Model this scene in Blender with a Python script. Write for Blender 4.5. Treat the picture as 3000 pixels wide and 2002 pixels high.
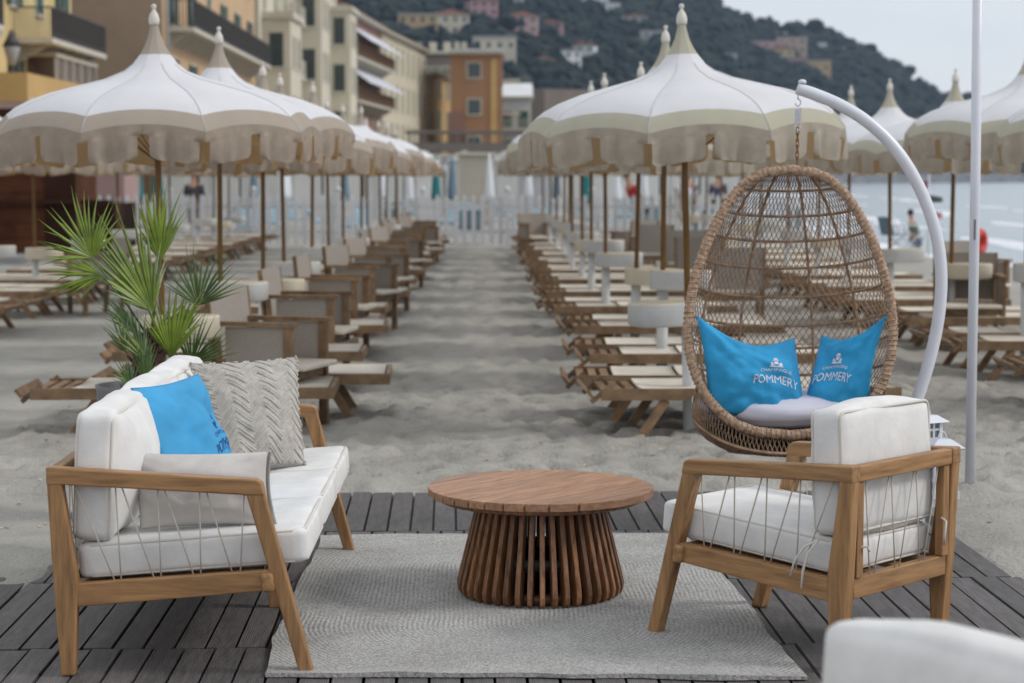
import bpy, math, random
import numpy as np
from mathutils import Vector, Matrix

R = math.radians
rnd = random.Random(7)
for o in list(bpy.data.objects):
    bpy.data.objects.remove(o)
scene = bpy.context.scene
col = scene.collection

# ------------------------------------------------------------------ camera, world, sun, exposure
cam_d = bpy.data.cameras.new("camera")
cam = bpy.data.objects.new("camera", cam_d)
col.objects.link(cam)
cam.location = (0, 0, 1.6)
cam.rotation_euler = (R(90 - 4.67), 0, R(-0.564))
cam_d.lens = 70
cam_d.sensor_width = 36
cam_d.clip_start = 0.1
cam_d.clip_end = 9000
cam_d.dof.use_dof = True
cam_d.dof.focus_distance = 7.2
cam_d.dof.aperture_fstop = 3.5
scene.camera = cam

SUN_EL, SUN_AZ = 38, 98          # degrees; azimuth clockwise from +Y (towards the sea on the right)
world = bpy.data.worlds.new("World")
scene.world = world
world.use_nodes = True
wn = world.node_tree.nodes
wl = world.node_tree.links
wn.clear()
w_out = wn.new("ShaderNodeOutputWorld")
w_bg = wn.new("ShaderNodeBackground")
w_bg.inputs["Strength"].default_value = 0.1
sky = wn.new("ShaderNodeTexSky")
sky.sky_type = 'NISHITA'
sky.sun_disc = False
sky.sun_elevation = R(SUN_EL)
sky.sun_rotation = R(SUN_AZ)
sky.air_density = 1.2
sky.dust_density = 2.0
tc = wn.new("ShaderNodeTexCoord")
mp = wn.new("ShaderNodeMapping")
mp.inputs["Scale"].default_value = (1.2, 1.2, 5.0)
nz = wn.new("ShaderNodeTexNoise")
nz.inputs["Scale"].default_value = 2.2
nz.inputs["Detail"].default_value = 5
nz.inputs["Roughness"].default_value = 0.5
cr = wn.new("ShaderNodeValToRGB")
cr.color_ramp.elements[0].position = 0.3
cr.color_ramp.elements[0].color = (9.4, 9.9, 10.5, 1)
cr.color_ramp.elements[1].position = 0.68
cr.color_ramp.elements[1].color = (11.0, 11.3, 11.7, 1)
mx = wn.new("ShaderNodeMix")
mx.data_type = 'RGBA'
mx.inputs[0].default_value = 0.93
wl.new(tc.outputs["Generated"], mp.inputs["Vector"])
wl.new(mp.outputs["Vector"], nz.inputs["Vector"])
wl.new(nz.outputs["Fac"], cr.inputs["Fac"])
wl.new(sky.outputs["Color"], mx.inputs["A"])
wl.new(cr.outputs["Color"], mx.inputs["B"])
wl.new(mx.outputs["Result"], w_bg.inputs["Color"])
wl.new(w_bg.outputs["Background"], w_out.inputs["Surface"])

sun_d = bpy.data.lights.new("sun", 'SUN')
sun_d.energy = 1.9
sun_d.angle = R(14)
sun_d.color = (1.0, 0.975, 0.94)
sun = bpy.data.objects.new("sun", sun_d)
col.objects.link(sun)
sd = Vector((math.sin(R(SUN_AZ)) * math.cos(R(SUN_EL)), math.cos(R(SUN_AZ)) * math.cos(R(SUN_EL)), math.sin(R(SUN_EL))))
sun.rotation_euler = sd.to_track_quat('Z', 'Y').to_euler()

vs = scene.view_settings
vs.view_transform = 'Standard'
vs.look = 'None'
vs.exposure = -0.2
vs.gamma = 1
vs.use_curve_mapping = False
scene.render.engine = 'CYCLES'
cy = scene.cycles
HAZE = 0.00014
cy.volume_bounces = 0
cy.use_denoising = True
cy.max_bounces = 6
cy.diffuse_bounces = 3
cy.glossy_bounces = 3
cy.transmission_bounces = 4
cy.transparent_max_bounces = 8
cy.caustics_reflective = False
cy.caustics_refractive = False
cy.sample_clamp_indirect = 6


# ------------------------------------------------------------------ materials
def mat(name, c, rough=0.7, var=0.12, scale=6.0, bump=0.0, bscale=60.0, stretch=(1, 1, 1), metal=0.0,
        c2=None, rand=0.0, bdist=0.01, back=None, detail=4, fleck=None, spec=0.5, thin=0.0):
    m = bpy.data.materials.new(name)
    m.use_nodes = True
    N, L = m.node_tree.nodes, m.node_tree.links
    b = N["Principled BSDF"]
    b.inputs["Roughness"].default_value = rough
    b.inputs["Metallic"].default_value = metal
    b.inputs["Specular IOR Level"].default_value = spec
    t = N.new("ShaderNodeTexCoord")
    mp = N.new("ShaderNodeMapping")
    mp.inputs["Scale"].default_value = stretch
    L.new(t.outputs["Object"], mp.inputs["Vector"])
    n = N.new("ShaderNodeTexNoise")
    n.inputs["Scale"].default_value = scale
    n.inputs["Detail"].default_value = detail
    n.inputs["Roughness"].default_value = 0.6
    L.new(mp.outputs["Vector"], n.inputs["Vector"])
    r = N.new("ShaderNodeValToRGB")
    r.color_ramp.elements[0].position = 0.3
    r.color_ramp.elements[1].position = 0.7
    lo = [x * (1 - var) for x in c]
    hi = [min(1, x * (1 + var)) for x in (c2 or c)]
    r.color_ramp.elements[0].color = (*lo, 1)
    r.color_ramp.elements[1].color = (*hi, 1)
    L.new(n.outputs["Fac"], r.inputs["Fac"])
    out = r.outputs["Color"]
    if rand:
        oi = N.new("ShaderNodeObjectInfo")
        mr = N.new("ShaderNodeMapRange")
        mr.inputs["To Min"].default_value = 1 - rand
        mr.inputs["To Max"].default_value = 1 + rand
        L.new(oi.outputs["Random"], mr.inputs["Value"])
        hs = N.new("ShaderNodeHueSaturation")
        L.new(mr.outputs["Result"], hs.inputs["Value"])
        L.new(out, hs.inputs["Color"])
        out = hs.outputs["Color"]
        ad = N.new("ShaderNodeVectorMath")
        ad.operation = 'ADD'
        sc = N.new("ShaderNodeVectorMath")
        sc.operation = 'SCALE'
        sc.inputs[0].default_value = (37, 17, 29)
        L.new(oi.outputs["Random"], sc.inputs["Scale"])
        L.new(mp.outputs["Vector"], ad.inputs[0])
        L.new(sc.outputs["Vector"], ad.inputs[1])
        L.new(ad.outputs["Vector"], n.inputs["Vector"])
    if back:
        g = N.new("ShaderNodeNewGeometry")
        mm = N.new("ShaderNodeMix")
        mm.data_type = 'RGBA'
        L.new(g.outputs["Backfacing"], mm.inputs[0])
        L.new(out, mm.inputs["A"])
        mm.inputs["B"].default_value = (*back, 1)
        out = mm.outputs["Result"]
    L.new(out, b.inputs["Base Color"])
    if thin:          # cloth that lets some daylight through
        tr_ = N.new("ShaderNodeBsdfTranslucent"); ms = N.new("ShaderNodeMixShader"); ms.inputs[0].default_value = thin
        L.new(out, tr_.inputs["Color"]); L.new(b.outputs[0], ms.inputs[1]); L.new(tr_.outputs[0], ms.inputs[2])
        L.new(ms.outputs[0], N["Material Output"].inputs["Surface"])
    if bump:
        n2 = N.new("ShaderNodeTexNoise")
        n2.inputs["Scale"].default_value = bscale
        n2.inputs["Detail"].default_value = 3
        L.new(mp.outputs["Vector"], n2.inputs["Vector"])
        bp = N.new("ShaderNodeBump")
        bp.inputs["Strength"].default_value = bump
        bp.inputs["Distance"].default_value = bdist
        L.new(n2.outputs["Fac"], bp.inputs["Height"])
        L.new(bp.outputs["Normal"], b.inputs["Normal"])
    return m


def weave(name, c, c2, freq, bump=0.5, rough=0.95, var=0.1):
    """woven cloth: two crossed wave patterns over a mottled colour"""
    m = mat(name, c, rough, var, 5, c2=c2)
    N, L = m.node_tree.nodes, m.node_tree.links
    t = [x for x in N if x.type == 'TEX_COORD'][0]
    hs = []
    for d in ('X', 'Z', 'Y'):
        w = N.new("ShaderNodeTexWave")
        w.bands_direction = d
        w.inputs["Scale"].default_value = freq
        w.inputs["Distortion"].default_value = 0.6
        L.new(t.outputs["Object"], w.inputs["Vector"])
        hs.append(w.outputs["Fac"])
    a = N.new("ShaderNodeMath"); a.operation = 'ADD'
    L.new(hs[0], a.inputs[0]); L.new(hs[1], a.inputs[1])
    a2 = N.new("ShaderNodeMath"); a2.operation = 'ADD'
    L.new(a.outputs[0], a2.inputs[0]); L.new(hs[2], a2.inputs[1])
    bp = N.new("ShaderNodeBump")
    bp.inputs["Strength"].default_value = bump
    bp.inputs["Distance"].default_value = 0.003
    L.new(a2.outputs[0], bp.inputs["Height"])
    # soft creases pulled through the cover
    wn_ = N.new("ShaderNodeTexNoise"); wn_.inputs["Scale"].default_value = 5.5; wn_.inputs["Detail"].default_value = 4; wn_.inputs["Distortion"].default_value = 1.4
    L.new(t.outputs["Object"], wn_.inputs["Vector"])
    b2 = N.new("ShaderNodeBump"); b2.inputs["Strength"].default_value = 0.25; b2.inputs["Distance"].default_value = 0.02
    L.new(wn_.outputs["Fac"], b2.inputs["Height"]); L.new(b2.outputs["Normal"], bp.inputs["Normal"])
    L.new(bp.outputs["Normal"], N["Principled BSDF"].inputs["Normal"])
    return m


M = {}
M['teak'] = mat('teak_wood', (0.25, 0.125, 0.048), 0.5, 0.24, 5, bump=0.2, bscale=60, stretch=(1, 10, 10), c2=(0.33, 0.18, 0.075), bdist=0.002, rand=0.06)
M['teak_z'] = mat('teak_wood_upright', (0.25, 0.125, 0.048), 0.5, 0.24, 5, bump=0.2, bscale=60, stretch=(10, 10, 1), c2=(0.33, 0.18, 0.075), bdist=0.002, rand=0.06)
M['teak_y'] = mat('teak_wood_crosswise', (0.25, 0.125, 0.048), 0.5, 0.24, 5, bump=0.2, bscale=60, stretch=(10, 1, 10), c2=(0.33, 0.18, 0.075), bdist=0.002, rand=0.06)
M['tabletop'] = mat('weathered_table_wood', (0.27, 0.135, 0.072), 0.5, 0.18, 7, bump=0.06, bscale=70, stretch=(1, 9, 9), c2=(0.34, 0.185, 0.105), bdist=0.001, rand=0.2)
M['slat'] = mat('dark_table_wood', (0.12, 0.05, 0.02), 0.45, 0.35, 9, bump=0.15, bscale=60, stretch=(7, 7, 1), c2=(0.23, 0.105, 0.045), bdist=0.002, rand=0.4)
M['lounge_wood'] = mat('brown_beach_wood', (0.18, 0.105, 0.052), 0.6, 0.3, 8, c2=(0.24, 0.15, 0.08), rand=0.2)
M['pole_wood'] = mat('varnished_pole_wood', (0.20, 0.105, 0.03), 0.4, 0.2, 6, stretch=(5, 5, 1), rand=0.1)
M['cushion'] = weave('cream_white_cushion_cloth', (0.67, 0.655, 0.64), (0.70, 0.685, 0.67), 160, 0.12)
M['cushion_dk'] = mat('cushion_piping', (0.62, 0.58, 0.53), 0.9, 0.05)
M['beige'] = weave('grey_beige_cushion_cloth', (0.50, 0.47, 0.45), (0.56, 0.53, 0.50), 160, 0.12)
M['blue'] = mat('sky_blue_cotton', (0.018, 0.28, 0.55), 0.85, 0.15, 4, bump=0.3, bscale=9, bdist=0.01, c2=(0.03, 0.33, 0.62))
M['blue_lt'] = mat('light_blue_cotton', (0.045, 0.30, 0.56), 0.85, 0.15, 4, bump=0.3, bscale=9, bdist=0.01)
M['print_w'] = mat('white_print', (0.72, 0.72, 0.80), 0.8, 0.03)
M['print_n'] = mat('navy_print', (0.01, 0.035, 0.22), 0.8, 0.03)
M['rope'] = mat('white_cord', (0.52, 0.47, 0.40), 0.9, 0.1, 40)
M['wicker'] = mat('wicker_cane', (0.27, 0.165, 0.10), 0.75, 0.3, 30, bump=0.5, bscale=120, c2=(0.36, 0.24, 0.155), bdist=0.003)
M['wicker_rim'] = mat('wrapped_wicker_rim', (0.30, 0.185, 0.115), 0.8, 0.35, 60, bump=0.8, bscale=90, c2=(0.42, 0.29, 0.20), bdist=0.006)
M['white_metal'] = mat('white_enamel', (0.66, 0.67, 0.73), 0.3, 0.05, 5)
M['rust'] = mat('rusty_chain_metal', (0.26, 0.14, 0.06), 0.6, 0.4, 60, metal=0.3)
M['steel'] = mat('galvanised_steel', (0.45, 0.46, 0.48), 0.4, 0.2, 30, metal=0.6)
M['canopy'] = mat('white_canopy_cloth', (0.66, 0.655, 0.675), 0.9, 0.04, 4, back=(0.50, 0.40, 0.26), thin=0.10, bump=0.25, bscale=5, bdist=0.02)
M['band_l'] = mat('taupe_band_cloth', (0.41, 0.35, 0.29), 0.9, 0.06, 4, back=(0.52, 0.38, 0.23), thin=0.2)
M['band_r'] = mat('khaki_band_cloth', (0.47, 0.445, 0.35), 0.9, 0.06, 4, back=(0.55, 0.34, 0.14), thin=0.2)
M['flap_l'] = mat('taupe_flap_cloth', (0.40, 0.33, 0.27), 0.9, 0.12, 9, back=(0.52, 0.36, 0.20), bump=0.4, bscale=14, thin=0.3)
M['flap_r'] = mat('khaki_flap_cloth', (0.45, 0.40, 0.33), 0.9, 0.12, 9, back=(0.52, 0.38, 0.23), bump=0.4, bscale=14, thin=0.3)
M['finial'] = mat('ivory_finial_paint', (0.60, 0.56, 0.50), 0.5, 0.05)
M['post'] = mat('white_post_paint', (0.55, 0.56, 0.56), 0.5, 0.1, 5)
M['tray'] = mat('ivory_tray_plastic', (0.62, 0.56, 0.44), 0.5, 0.05)
M['canvas'] = mat('cream_sling_canvas', (0.68, 0.62, 0.53), 0.95, 0.08, 5, rand=0.12)
M['mesh_cloth'] = mat('taupe_woven_panel', (0.32, 0.285, 0.25), 0.95, 0.15, 90, rand=0.12)
M['frond'] = mat('palm_leaf', (0.065, 0.115, 0.010), 0.4, 0.35, 6, c2=(0.15, 0.21, 0.02), spec=0.4)
M['frond_b'] = mat('palm_leaf_bluish', (0.04, 0.085, 0.022), 0.4, 0.3, 6, c2=(0.08, 0.14, 0.035), spec=0.4)
M['fibre'] = mat('palm_trunk_fibre', (0.075, 0.042, 0.025), 0.95, 0.4, 30, bump=1, bscale=50, bdist=0.02)
M['pot'] = mat('grey_pot_clay', (0.17, 0.165, 0.165), 0.7, 0.1, 12)
M['soil'] = mat('soil', (0.05, 0.035, 0.025), 1, 0.3, 40)
M['black'] = mat('black_plastic_and_gap_shade', (0.012, 0.012, 0.014), 0.6, 0.1)  # plastic parts, and the painted shade behind the tabletop gaps
M['deck'] = mat('grey_brown_decking', (0.090, 0.080, 0.077), 0.62, 0.22, 7, stretch=(8, 1, 1), c2=(0.11, 0.10, 0.098), rand=0.2)
M['glass'] = mat('dark_window_glass', (0.045, 0.06, 0.062), 0.15, 0.2, 2)


# reeded decking: fine grooves along each plank, dust in patches
def add_grooves(m, scale, strength, axis='X', dist=0.002):
    N, L = m.node_tree.nodes, m.node_tree.links
    t = [x for x in N if x.type == 'TEX_COORD'][0]
    w = N.new("ShaderNodeTexWave")
    w.bands_direction = axis
    w.inputs["Scale"].default_value = scale
    L.new(t.outputs["Object"], w.inputs["Vector"])
    bp = N.new("ShaderNodeBump")
    bp.inputs["Strength"].default_value = strength
    bp.inputs["Distance"].default_value = dist
    L.new(w.outputs["Fac"], bp.inputs["Height"])
    L.new(bp.outputs["Normal"], N["Principled BSDF"].inputs["Normal"])


add_grooves(M['deck'], 40, 0.6)
dk = M['deck'].node_tree
g = dk.nodes.new("ShaderNodeNewGeometry")
dn = dk.nodes.new("ShaderNodeTexNoise")
dn.inputs["Scale"].default_value = 3.0
dn.inputs["Detail"].default_value = 8
dn.inputs["Roughness"].default_value = 0.7
dk.links.new(g.outputs["Position"], dn.inputs["Vector"])
dr = dk.nodes.new("ShaderNodeValToRGB")
dr.color_ramp.elements[0].position = 0.55
dr.color_ramp.elements[1].position = 0.78
dr.color_ramp.elements[1].color = (0.55, 0.55, 0.55, 1)
dm = dk.nodes.new("ShaderNodeMix")
dm.data_type = 'RGBA'
bs = dk.nodes["Principled BSDF"]
prev = bs.inputs["Base Color"].links[0].from_socket
dk.links.new(dn.outputs["Fac"], dr.inputs["Fac"])
dk.links.new(dr.outputs["Color"], dm.inputs[0])
dk.links.new(prev, dm.inputs["A"])
dm.inputs["B"].default_value = (0.17, 0.155, 0.14, 1)
dk.links.new(dm.outputs["Result"], bs.inputs["Base Color"])


# ------------------------------------------------------------------ mesh helpers
class MB:
    def __init__(s):
        s.v = []; s.f = []; s.m = []; s.sm = []

    def add(s, vs, fs, mi=0, smooth=False):
        k = len(s.v)
        s.v += [tuple(v) for v in vs]
        for f in fs:
            s.f.append(tuple(i + k for i in f)); s.m.append(mi); s.sm.append(smooth)
        return s

    def box(s, a, b, mi=0, rot=None, piv=None):
        x0, y0, z0 = a; x1, y1, z1 = b
        vs = [Vector(p) for p in ((x0, y0, z0), (x1, y0, z0), (x1, y1, z0), (x0, y1, z0), (x0, y0, z1), (x1, y0, z1), (x1, y1, z1), (x0, y1, z1))]
        if rot is not None:
            p = Vector(piv) if piv is not None else (Vector(a) + Vector(b)) / 2
            vs = [rot @ (v - p) + p for v in vs]
        return s.add(vs, [(0, 3, 2, 1), (4, 5, 6, 7), (0, 1, 5, 4), (1, 2, 6, 5), (2, 3, 7, 6), (3, 0, 4, 7)], mi)

    def prism(s, poly, y0, y1, mi=0):
        """polygon in xz (counter-clockwise seen from -y), extruded along y"""
        n = len(poly)
        vs = [(p[0], y0, p[1]) for p in poly] + [(p[0], y1, p[1]) for p in poly]
        fs = [tuple(range(n)), tuple(range(2 * n - 1, n - 1, -1))]
        fs += [(i, i + n, (i + 1) % n + n, (i + 1) % n) for i in range(n)]
        return s.add(vs, fs, mi)

    def beam(s, p0, p1, w, h, mi=0, up=(0, 0, 1)):
        p0 = Vector(p0); p1 = Vector(p1)
        d = (p1 - p0).normalized()
        u = Vector(up)
        a = d.cross(u)
        if a.length < 1e-4:
            a = d.cross(Vector((1, 0, 0)))
        a.normalize()
        b = a.cross(d)
        vs = []
        for p in (p0, p1):
            for sx, sy in ((-1, -1), (1, -1), (1, 1), (-1, 1)):
                vs.append(p + a * sx * w / 2 + b * sy * h / 2)
        return s.add(vs, [(0, 3, 2, 1), (4, 5, 6, 7), (0, 1, 5, 4), (1, 2, 6, 5), (2, 3, 7, 6), (3, 0, 4, 7)], mi)

    def tube(s, pts, r, n=8, mi=0, closed=False, caps=True, smooth=True):
        pts = [Vector(p) for p in pts]
        m = len(pts)
        rs = r if isinstance(r, (list, tuple)) else [r] * m
        vs = []
        prev = None
        for i, p in enumerate(pts):
            if closed:
                d = pts[(i + 1) % m] - pts[i - 1]
            else:
                d = pts[min(i + 1, m - 1)] - pts[max(i - 1, 0)]
            d.normalize()
            if prev is None:
                a = d.cross(Vector((0, 0, 1)))
                if a.length < 1e-3:
                    a = d.cross(Vector((1, 0, 0)))
            else:
                a = prev - d * prev.dot(d)
            a.normalize(); prev = a
            b = d.cross(a)
            for k in range(n):
                t = 2 * math.pi * k / n
                vs.append(p + (a * math.cos(t) + b * math.sin(t)) * rs[i])
        fs = []
        for i in range(m if closed else m - 1):
            j = (i + 1) % m
            for k in range(n):
                l = (k + 1) % n
                fs.append((i * n + k, i * n + l, j * n + l, j * n + k))
        if caps and not closed:
            fs.append(tuple(range(n))[::-1]); fs.append(tuple(range((m - 1) * n, m * n)))
        return s.add(vs, fs, mi, smooth)

    def lathe(s, prof, n=16, mi=0, c=(0, 0, 0), smooth=True, sy=1.0):
        vs = []
        for r, z in prof:
            for k in range(n):
                t = 2 * math.pi * k / n
                vs.append((c[0] + r * math.cos(t), c[1] + r * math.sin(t) * sy, c[2] + z))
        fs = []
        for i in range(len(prof) - 1):
            for k in range(n):
                l = (k + 1) % n
                fs.append((i * n + k, i * n + l, (i + 1) * n + l, (i + 1) * n + k))
        if prof[0][0] > 1e-4:
            fs.append(tuple(range(n))[::-1])
        if prof[-1][0] > 1e-4:
            fs.append(tuple(range((len(prof) - 1) * n, len(prof) * n)))
        return s.add(vs, fs, mi, smooth)

    def mesh(s, name, mats):
        me = bpy.data.meshes.new(name)
        me.from_pydata(s.v, [], s.f)
        for m in (mats if isinstance(mats, (list, tuple)) else [mats]):
            me.materials.append(m)
        me.polygons.foreach_set("material_index", s.m)
        me.polygons.foreach_set("use_smooth", s.sm)
        me.update()
        return me

    def obj(s, name, mats, parent=None, bevel=0, seg=2, loc=None, rot=None):
        o = bpy.data.objects.new(name, s.mesh(name, mats))
        col.objects.link(o)
        o.parent = parent
        if loc is not None:
            o.location = loc
        if rot is not None:
            o.rotation_euler = rot
        if bevel:
            b = o.modifiers.new("bevel", 'BEVEL')
            b.width = bevel; b.segments = seg; b.limit_method = 'ANGLE'; b.angle_limit = R(40)
        return o


def inst(me_or_obj, name, parent=None, loc=(0, 0, 0), rot=(0, 0, 0), sc=None):
    if isinstance(me_or_obj, bpy.types.Object):
        o = me_or_obj.copy(); o.name = name
    else:
        o = bpy.data.objects.new(name, me_or_obj)
    col.objects.link(o)
    o.parent = parent
    o.location = loc
    o.rotation_euler = rot
    if sc is not None:
        o.scale = sc
    return o


def thing(name, label, cat, loc=(0, 0, 0), rz=0, group=None):
    o = bpy.data.objects.new(name, None)
    col.objects.link(o)
    o.empty_display_size = 0.1
    o.location = loc
    o.rotation_euler = (0, 0, rz)
    o['label'] = label
    o['category'] = cat
    if group:
        o['group'] = group
    return o


def tag(o, label, cat, group=None):
    o['label'] = label
    o['category'] = cat
    if group:
        o['group'] = group
    return o


def base(name):
    return name.split('.')[0]


def copy_tree(root, loc, rz, label=None, group=None, parts=True, sc=None, tilt=(0, 0)):
    r = root.copy()
    col.objects.link(r)
    r.location = loc
    r.rotation_euler = (tilt[0], tilt[1], rz)
    if sc:
        r.scale = sc
    if label:
        r['label'] = label
    if group:
        r['group'] = group
    if parts:
        for ch in root.children:
            c = ch.copy(); col.objects.link(c); c.parent = r
            for g2 in ch.children:
                d = g2.copy(); col.objects.link(d); d.parent = c
    return r


def grid_mesh(P, mi=0, smooth=True, wrap=False):
    """P: array (a,b,3) -> verts, faces"""
    a, b = P.shape[:2]
    vs = P.reshape(-1, 3).tolist()
    fs = []
    for i in range(a - 1):
        for j in range(b if wrap else b - 1):
            k = (j + 1) % b
            fs.append((i * b + j, i * b + k, (i + 1) * b + k, (i + 1) * b + j))
    return vs, fs


def np_obj(name, V, F, mats, smooth=True, parent=None, mi=None):
    me = bpy.data.meshes.new(name)
    V = np.asarray(V, dtype=np.float32); F = np.asarray(F, dtype=np.int32)
    k = F.shape[1]
    me.vertices.add(len(V)); me.vertices.foreach_set("co", V.ravel())
    me.loops.add(F.size); me.loops.foreach_set("vertex_index", F.ravel())
    me.polygons.add(len(F))
    me.polygons.foreach_set("loop_start", np.arange(0, F.size, k, dtype=np.int32))
    me.polygons.foreach_set("loop_total", np.full(len(F), k, dtype=np.int32))
    me.polygons.foreach_set("use_smooth", np.full(len(F), smooth))
    for m in (mats if isinstance(mats, (list, tuple)) else [mats]):
        me.materials.append(m)
    if mi is not None:
        me.polygons.foreach_set("material_index", np.asarray(mi, dtype=np.int32))
    me.update(); me.validate()
    o = bpy.data.objects.new(name, me)
    col.objects.link(o)
    o.parent = parent
    return o


_lat = np.random.RandomState(3).rand(256, 256)


def vnoise(x, y):
    xi = np.floor(x).astype(int); yi = np.floor(y).astype(int)
    fx = x - xi; fy = y - yi
    fx = fx * fx * (3 - 2 * fx); fy = fy * fy * (3 - 2 * fy)
    a = _lat[xi % 256, yi % 256]; b = _lat[(xi + 1) % 256, yi % 256]
    c = _lat[xi % 256, (yi + 1) % 256]; d = _lat[(xi + 1) % 256, (yi + 1) % 256]
    return (a * (1 - fx) + b * fx) * (1 - fy) + (c * (1 - fx) + d * fx) * fy - 0.5


def fbm(x, y, o=4):
    s = 0; a = 1; t = 0
    for i in range(o):
        s = s + a * vnoise(x * 2 ** i + 13.7 * i, y * 2 ** i + 7.1 * i); t += a; a *= 0.5
    return s / t

# ================================================================== SETTING
def structure(o):
    o['kind'] = 'structure'
    return o


SEA_Z = -0.35


def shore_x(y):
    y = np.asarray(y, dtype=float)
    return np.where(y < 57, 12.8 - 2.4 * (np.clip(y, 20, 57) - 20) / 37, 10.4 + 0.085 * (y - 57)) + 0.35 * np.sin(y * 0.35)


def axis_pts(lo, f0, f1, hi, step, grow, mx):
    a = list(np.arange(f0, f1, step))
    s = step; x = f1; up = []
    while x < hi:
        up.append(x); s = min(s * grow, mx); x += s
    up.append(hi)
    s = step; x = f0 - step; dn = []
    while x > lo:
        dn.append(x); s = min(s * grow, mx); x -= s
    dn.append(lo)
    return np.array(dn[::-1] + a + up)


def sand_height(X, Y):
    h = 0.03 * fbm(X * 0.5, Y * 0.6, 3) + 0.022 * fbm(X * 2.6 + 5, Y * 3.4, 3)
    rid = 1 - np.abs(fbm(X * 3.1 + 40, Y * 4.2 + 9, 2)) * 4
    h = h + 0.012 * np.clip(rid, -1, 1) + 0.035 * fbm(X * 6.5 + 9, Y * 8.5 + 2, 3)
    return h


sx = axis_pts(-900, -3.2, 4.0, 1500, 0.04, 1.06, 60)
sy = axis_pts(-30, 5.5, 15.5, 1500, 0.04, 1.035, 40)
SX, SY = np.meshgrid(sx, sy)
SZ = sand_height(SX, SY)
# footprints: shallow oval dents with a pushed-up heel
rs = np.random.RandomState(11)
fz = np.zeros_like(SZ)
for k in range(4200):
    if k < 2400:
        cx, cyy = rs.uniform(-2.9, 3.9), rs.uniform(9.6, 16)
    else:
        cx, cyy = rs.uniform(-3.0, 3.9), 16 + rs.rand() ** 1.2 * 26
    if -1.9 < cx < 2.1 and cyy < 10.1:
        continue
    w, l = rs.uniform(0.04, 0.085), rs.uniform(0.07, 0.15)
    if cyy > 16:
        w *= 1.6; l *= 1.6
    i0, i1 = np.searchsorted(sx, [cx - 3.5 * l, cx + 3.5 * l]); j0, j1 = np.searchsorted(sy, [cyy - 3.5 * l, cyy + 3.5 * l])
    if i1 <= i0 or j1 <= j0:
        continue
    th = rs.uniform(0, math.pi)
    dx = SX[j0:j1, i0:i1] - cx; dy = SY[j0:j1, i0:i1] - cyy
    u = (dx * math.cos(th) + dy * math.sin(th)) / l; v = (-dx * math.sin(th) + dy * math.cos(th)) / w
    q = u * u + v * v
    fz[j0:j1, i0:i1] += rs.uniform(0.014, 0.034) * (-np.exp(-q) + 0.6 * np.exp(-((np.sqrt(q) - 1.7) ** 2) * 3))
SZ = SZ + np.clip(fz, -0.06, 0.05) - 0.012
# keep the sheet under the deck, let it run up over its edges
dl = np.minimum(np.minimum(SX + 1.86 + 0.10 * np.sin(SY * 2.1), 2.10 + 0.08 * np.sin(SY * 2.7) - SX), 10.10 + 0.035 * np.sin(SX * 3.1) - SY)
edge = 1 / (1 + np.exp(-np.clip(dl * 30, -30, 30)))
SZ = np.maximum(SZ + 0.012, np.where(dl > -0.35, -0.01, -9)) * (1 - edge) + edge * (-0.055)
# dug-up sand beside the first parasol on the right
pit = np.exp(-(((SX - 1.10) / 0.5) ** 2 + ((SY - 12.75) / 0.5) ** 2))
SZ = SZ + pit * (0.05 * fbm(SX * 7, SY * 7, 3) * 2 - 0.015)
SZ = SZ + 0.05 * np.exp(-(((SX - 2.385) / 0.11) ** 2 + ((SY - 9.83) / 0.11) ** 2)) * (1 + 1.5 * fbm(SX * 9, SY * 9, 2))
xs = shore_x(SY)
sl = np.clip((SX - (xs - 3.5)) / 3.5, 0, 4)
SZ = SZ - 0.35 * sl ** 1.3
SZ = np.where(SX > xs + 8, -2.0, SZ)
V = np.stack([SX, SY, SZ], -1).reshape(-1, 3)
nj, ni = SX.shape
idx = np.arange(nj * ni).reshape(nj, ni)
F = np.stack([idx[:-1, :-1], idx[:-1, 1:], idx[1:, 1:], idx[1:, :-1]], -1).reshape(-1, 4)
m = mat('beach_sand', (0.325, 0.307, 0.272), 0.95, 0.12, 1.6, bump=0.9, bscale=40, bdist=0.014, c2=(0.38, 0.36, 0.322), detail=8)
N, L = m.node_tree.nodes, m.node_tree.links
bsdf = N["Principled BSDF"]
src = bsdf.inputs["Base Color"].links[0].from_socket
t = [x for x in N if x.type == 'TEX_COORD'][0]
ns = N.new("ShaderNodeTexNoise"); ns.inputs["Scale"].default_value = 260; ns.inputs["Detail"].default_value = 2
L.new(t.outputs["Object"], ns.inputs["Vector"])
rp = N.new("ShaderNodeValToRGB")
rp.color_ramp.elements[0].position = 0.3; rp.color_ramp.elements[0].color = (0.68, 0.68, 0.68, 1)
rp.color_ramp.elements[1].position = 0.7; rp.color_ramp.elements[1].color = (1.2, 1.2, 1.2, 1)
L.new(ns.outputs["Fac"], rp.inputs["Fac"])
mu = N.new("ShaderNodeMix"); mu.data_type = 'RGBA'; mu.blend_type = 'MULTIPLY'; mu.inputs[0].default_value = 1
L.new(src, mu.inputs["A"]); L.new(rp.outputs["Color"], mu.inputs["B"])
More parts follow.
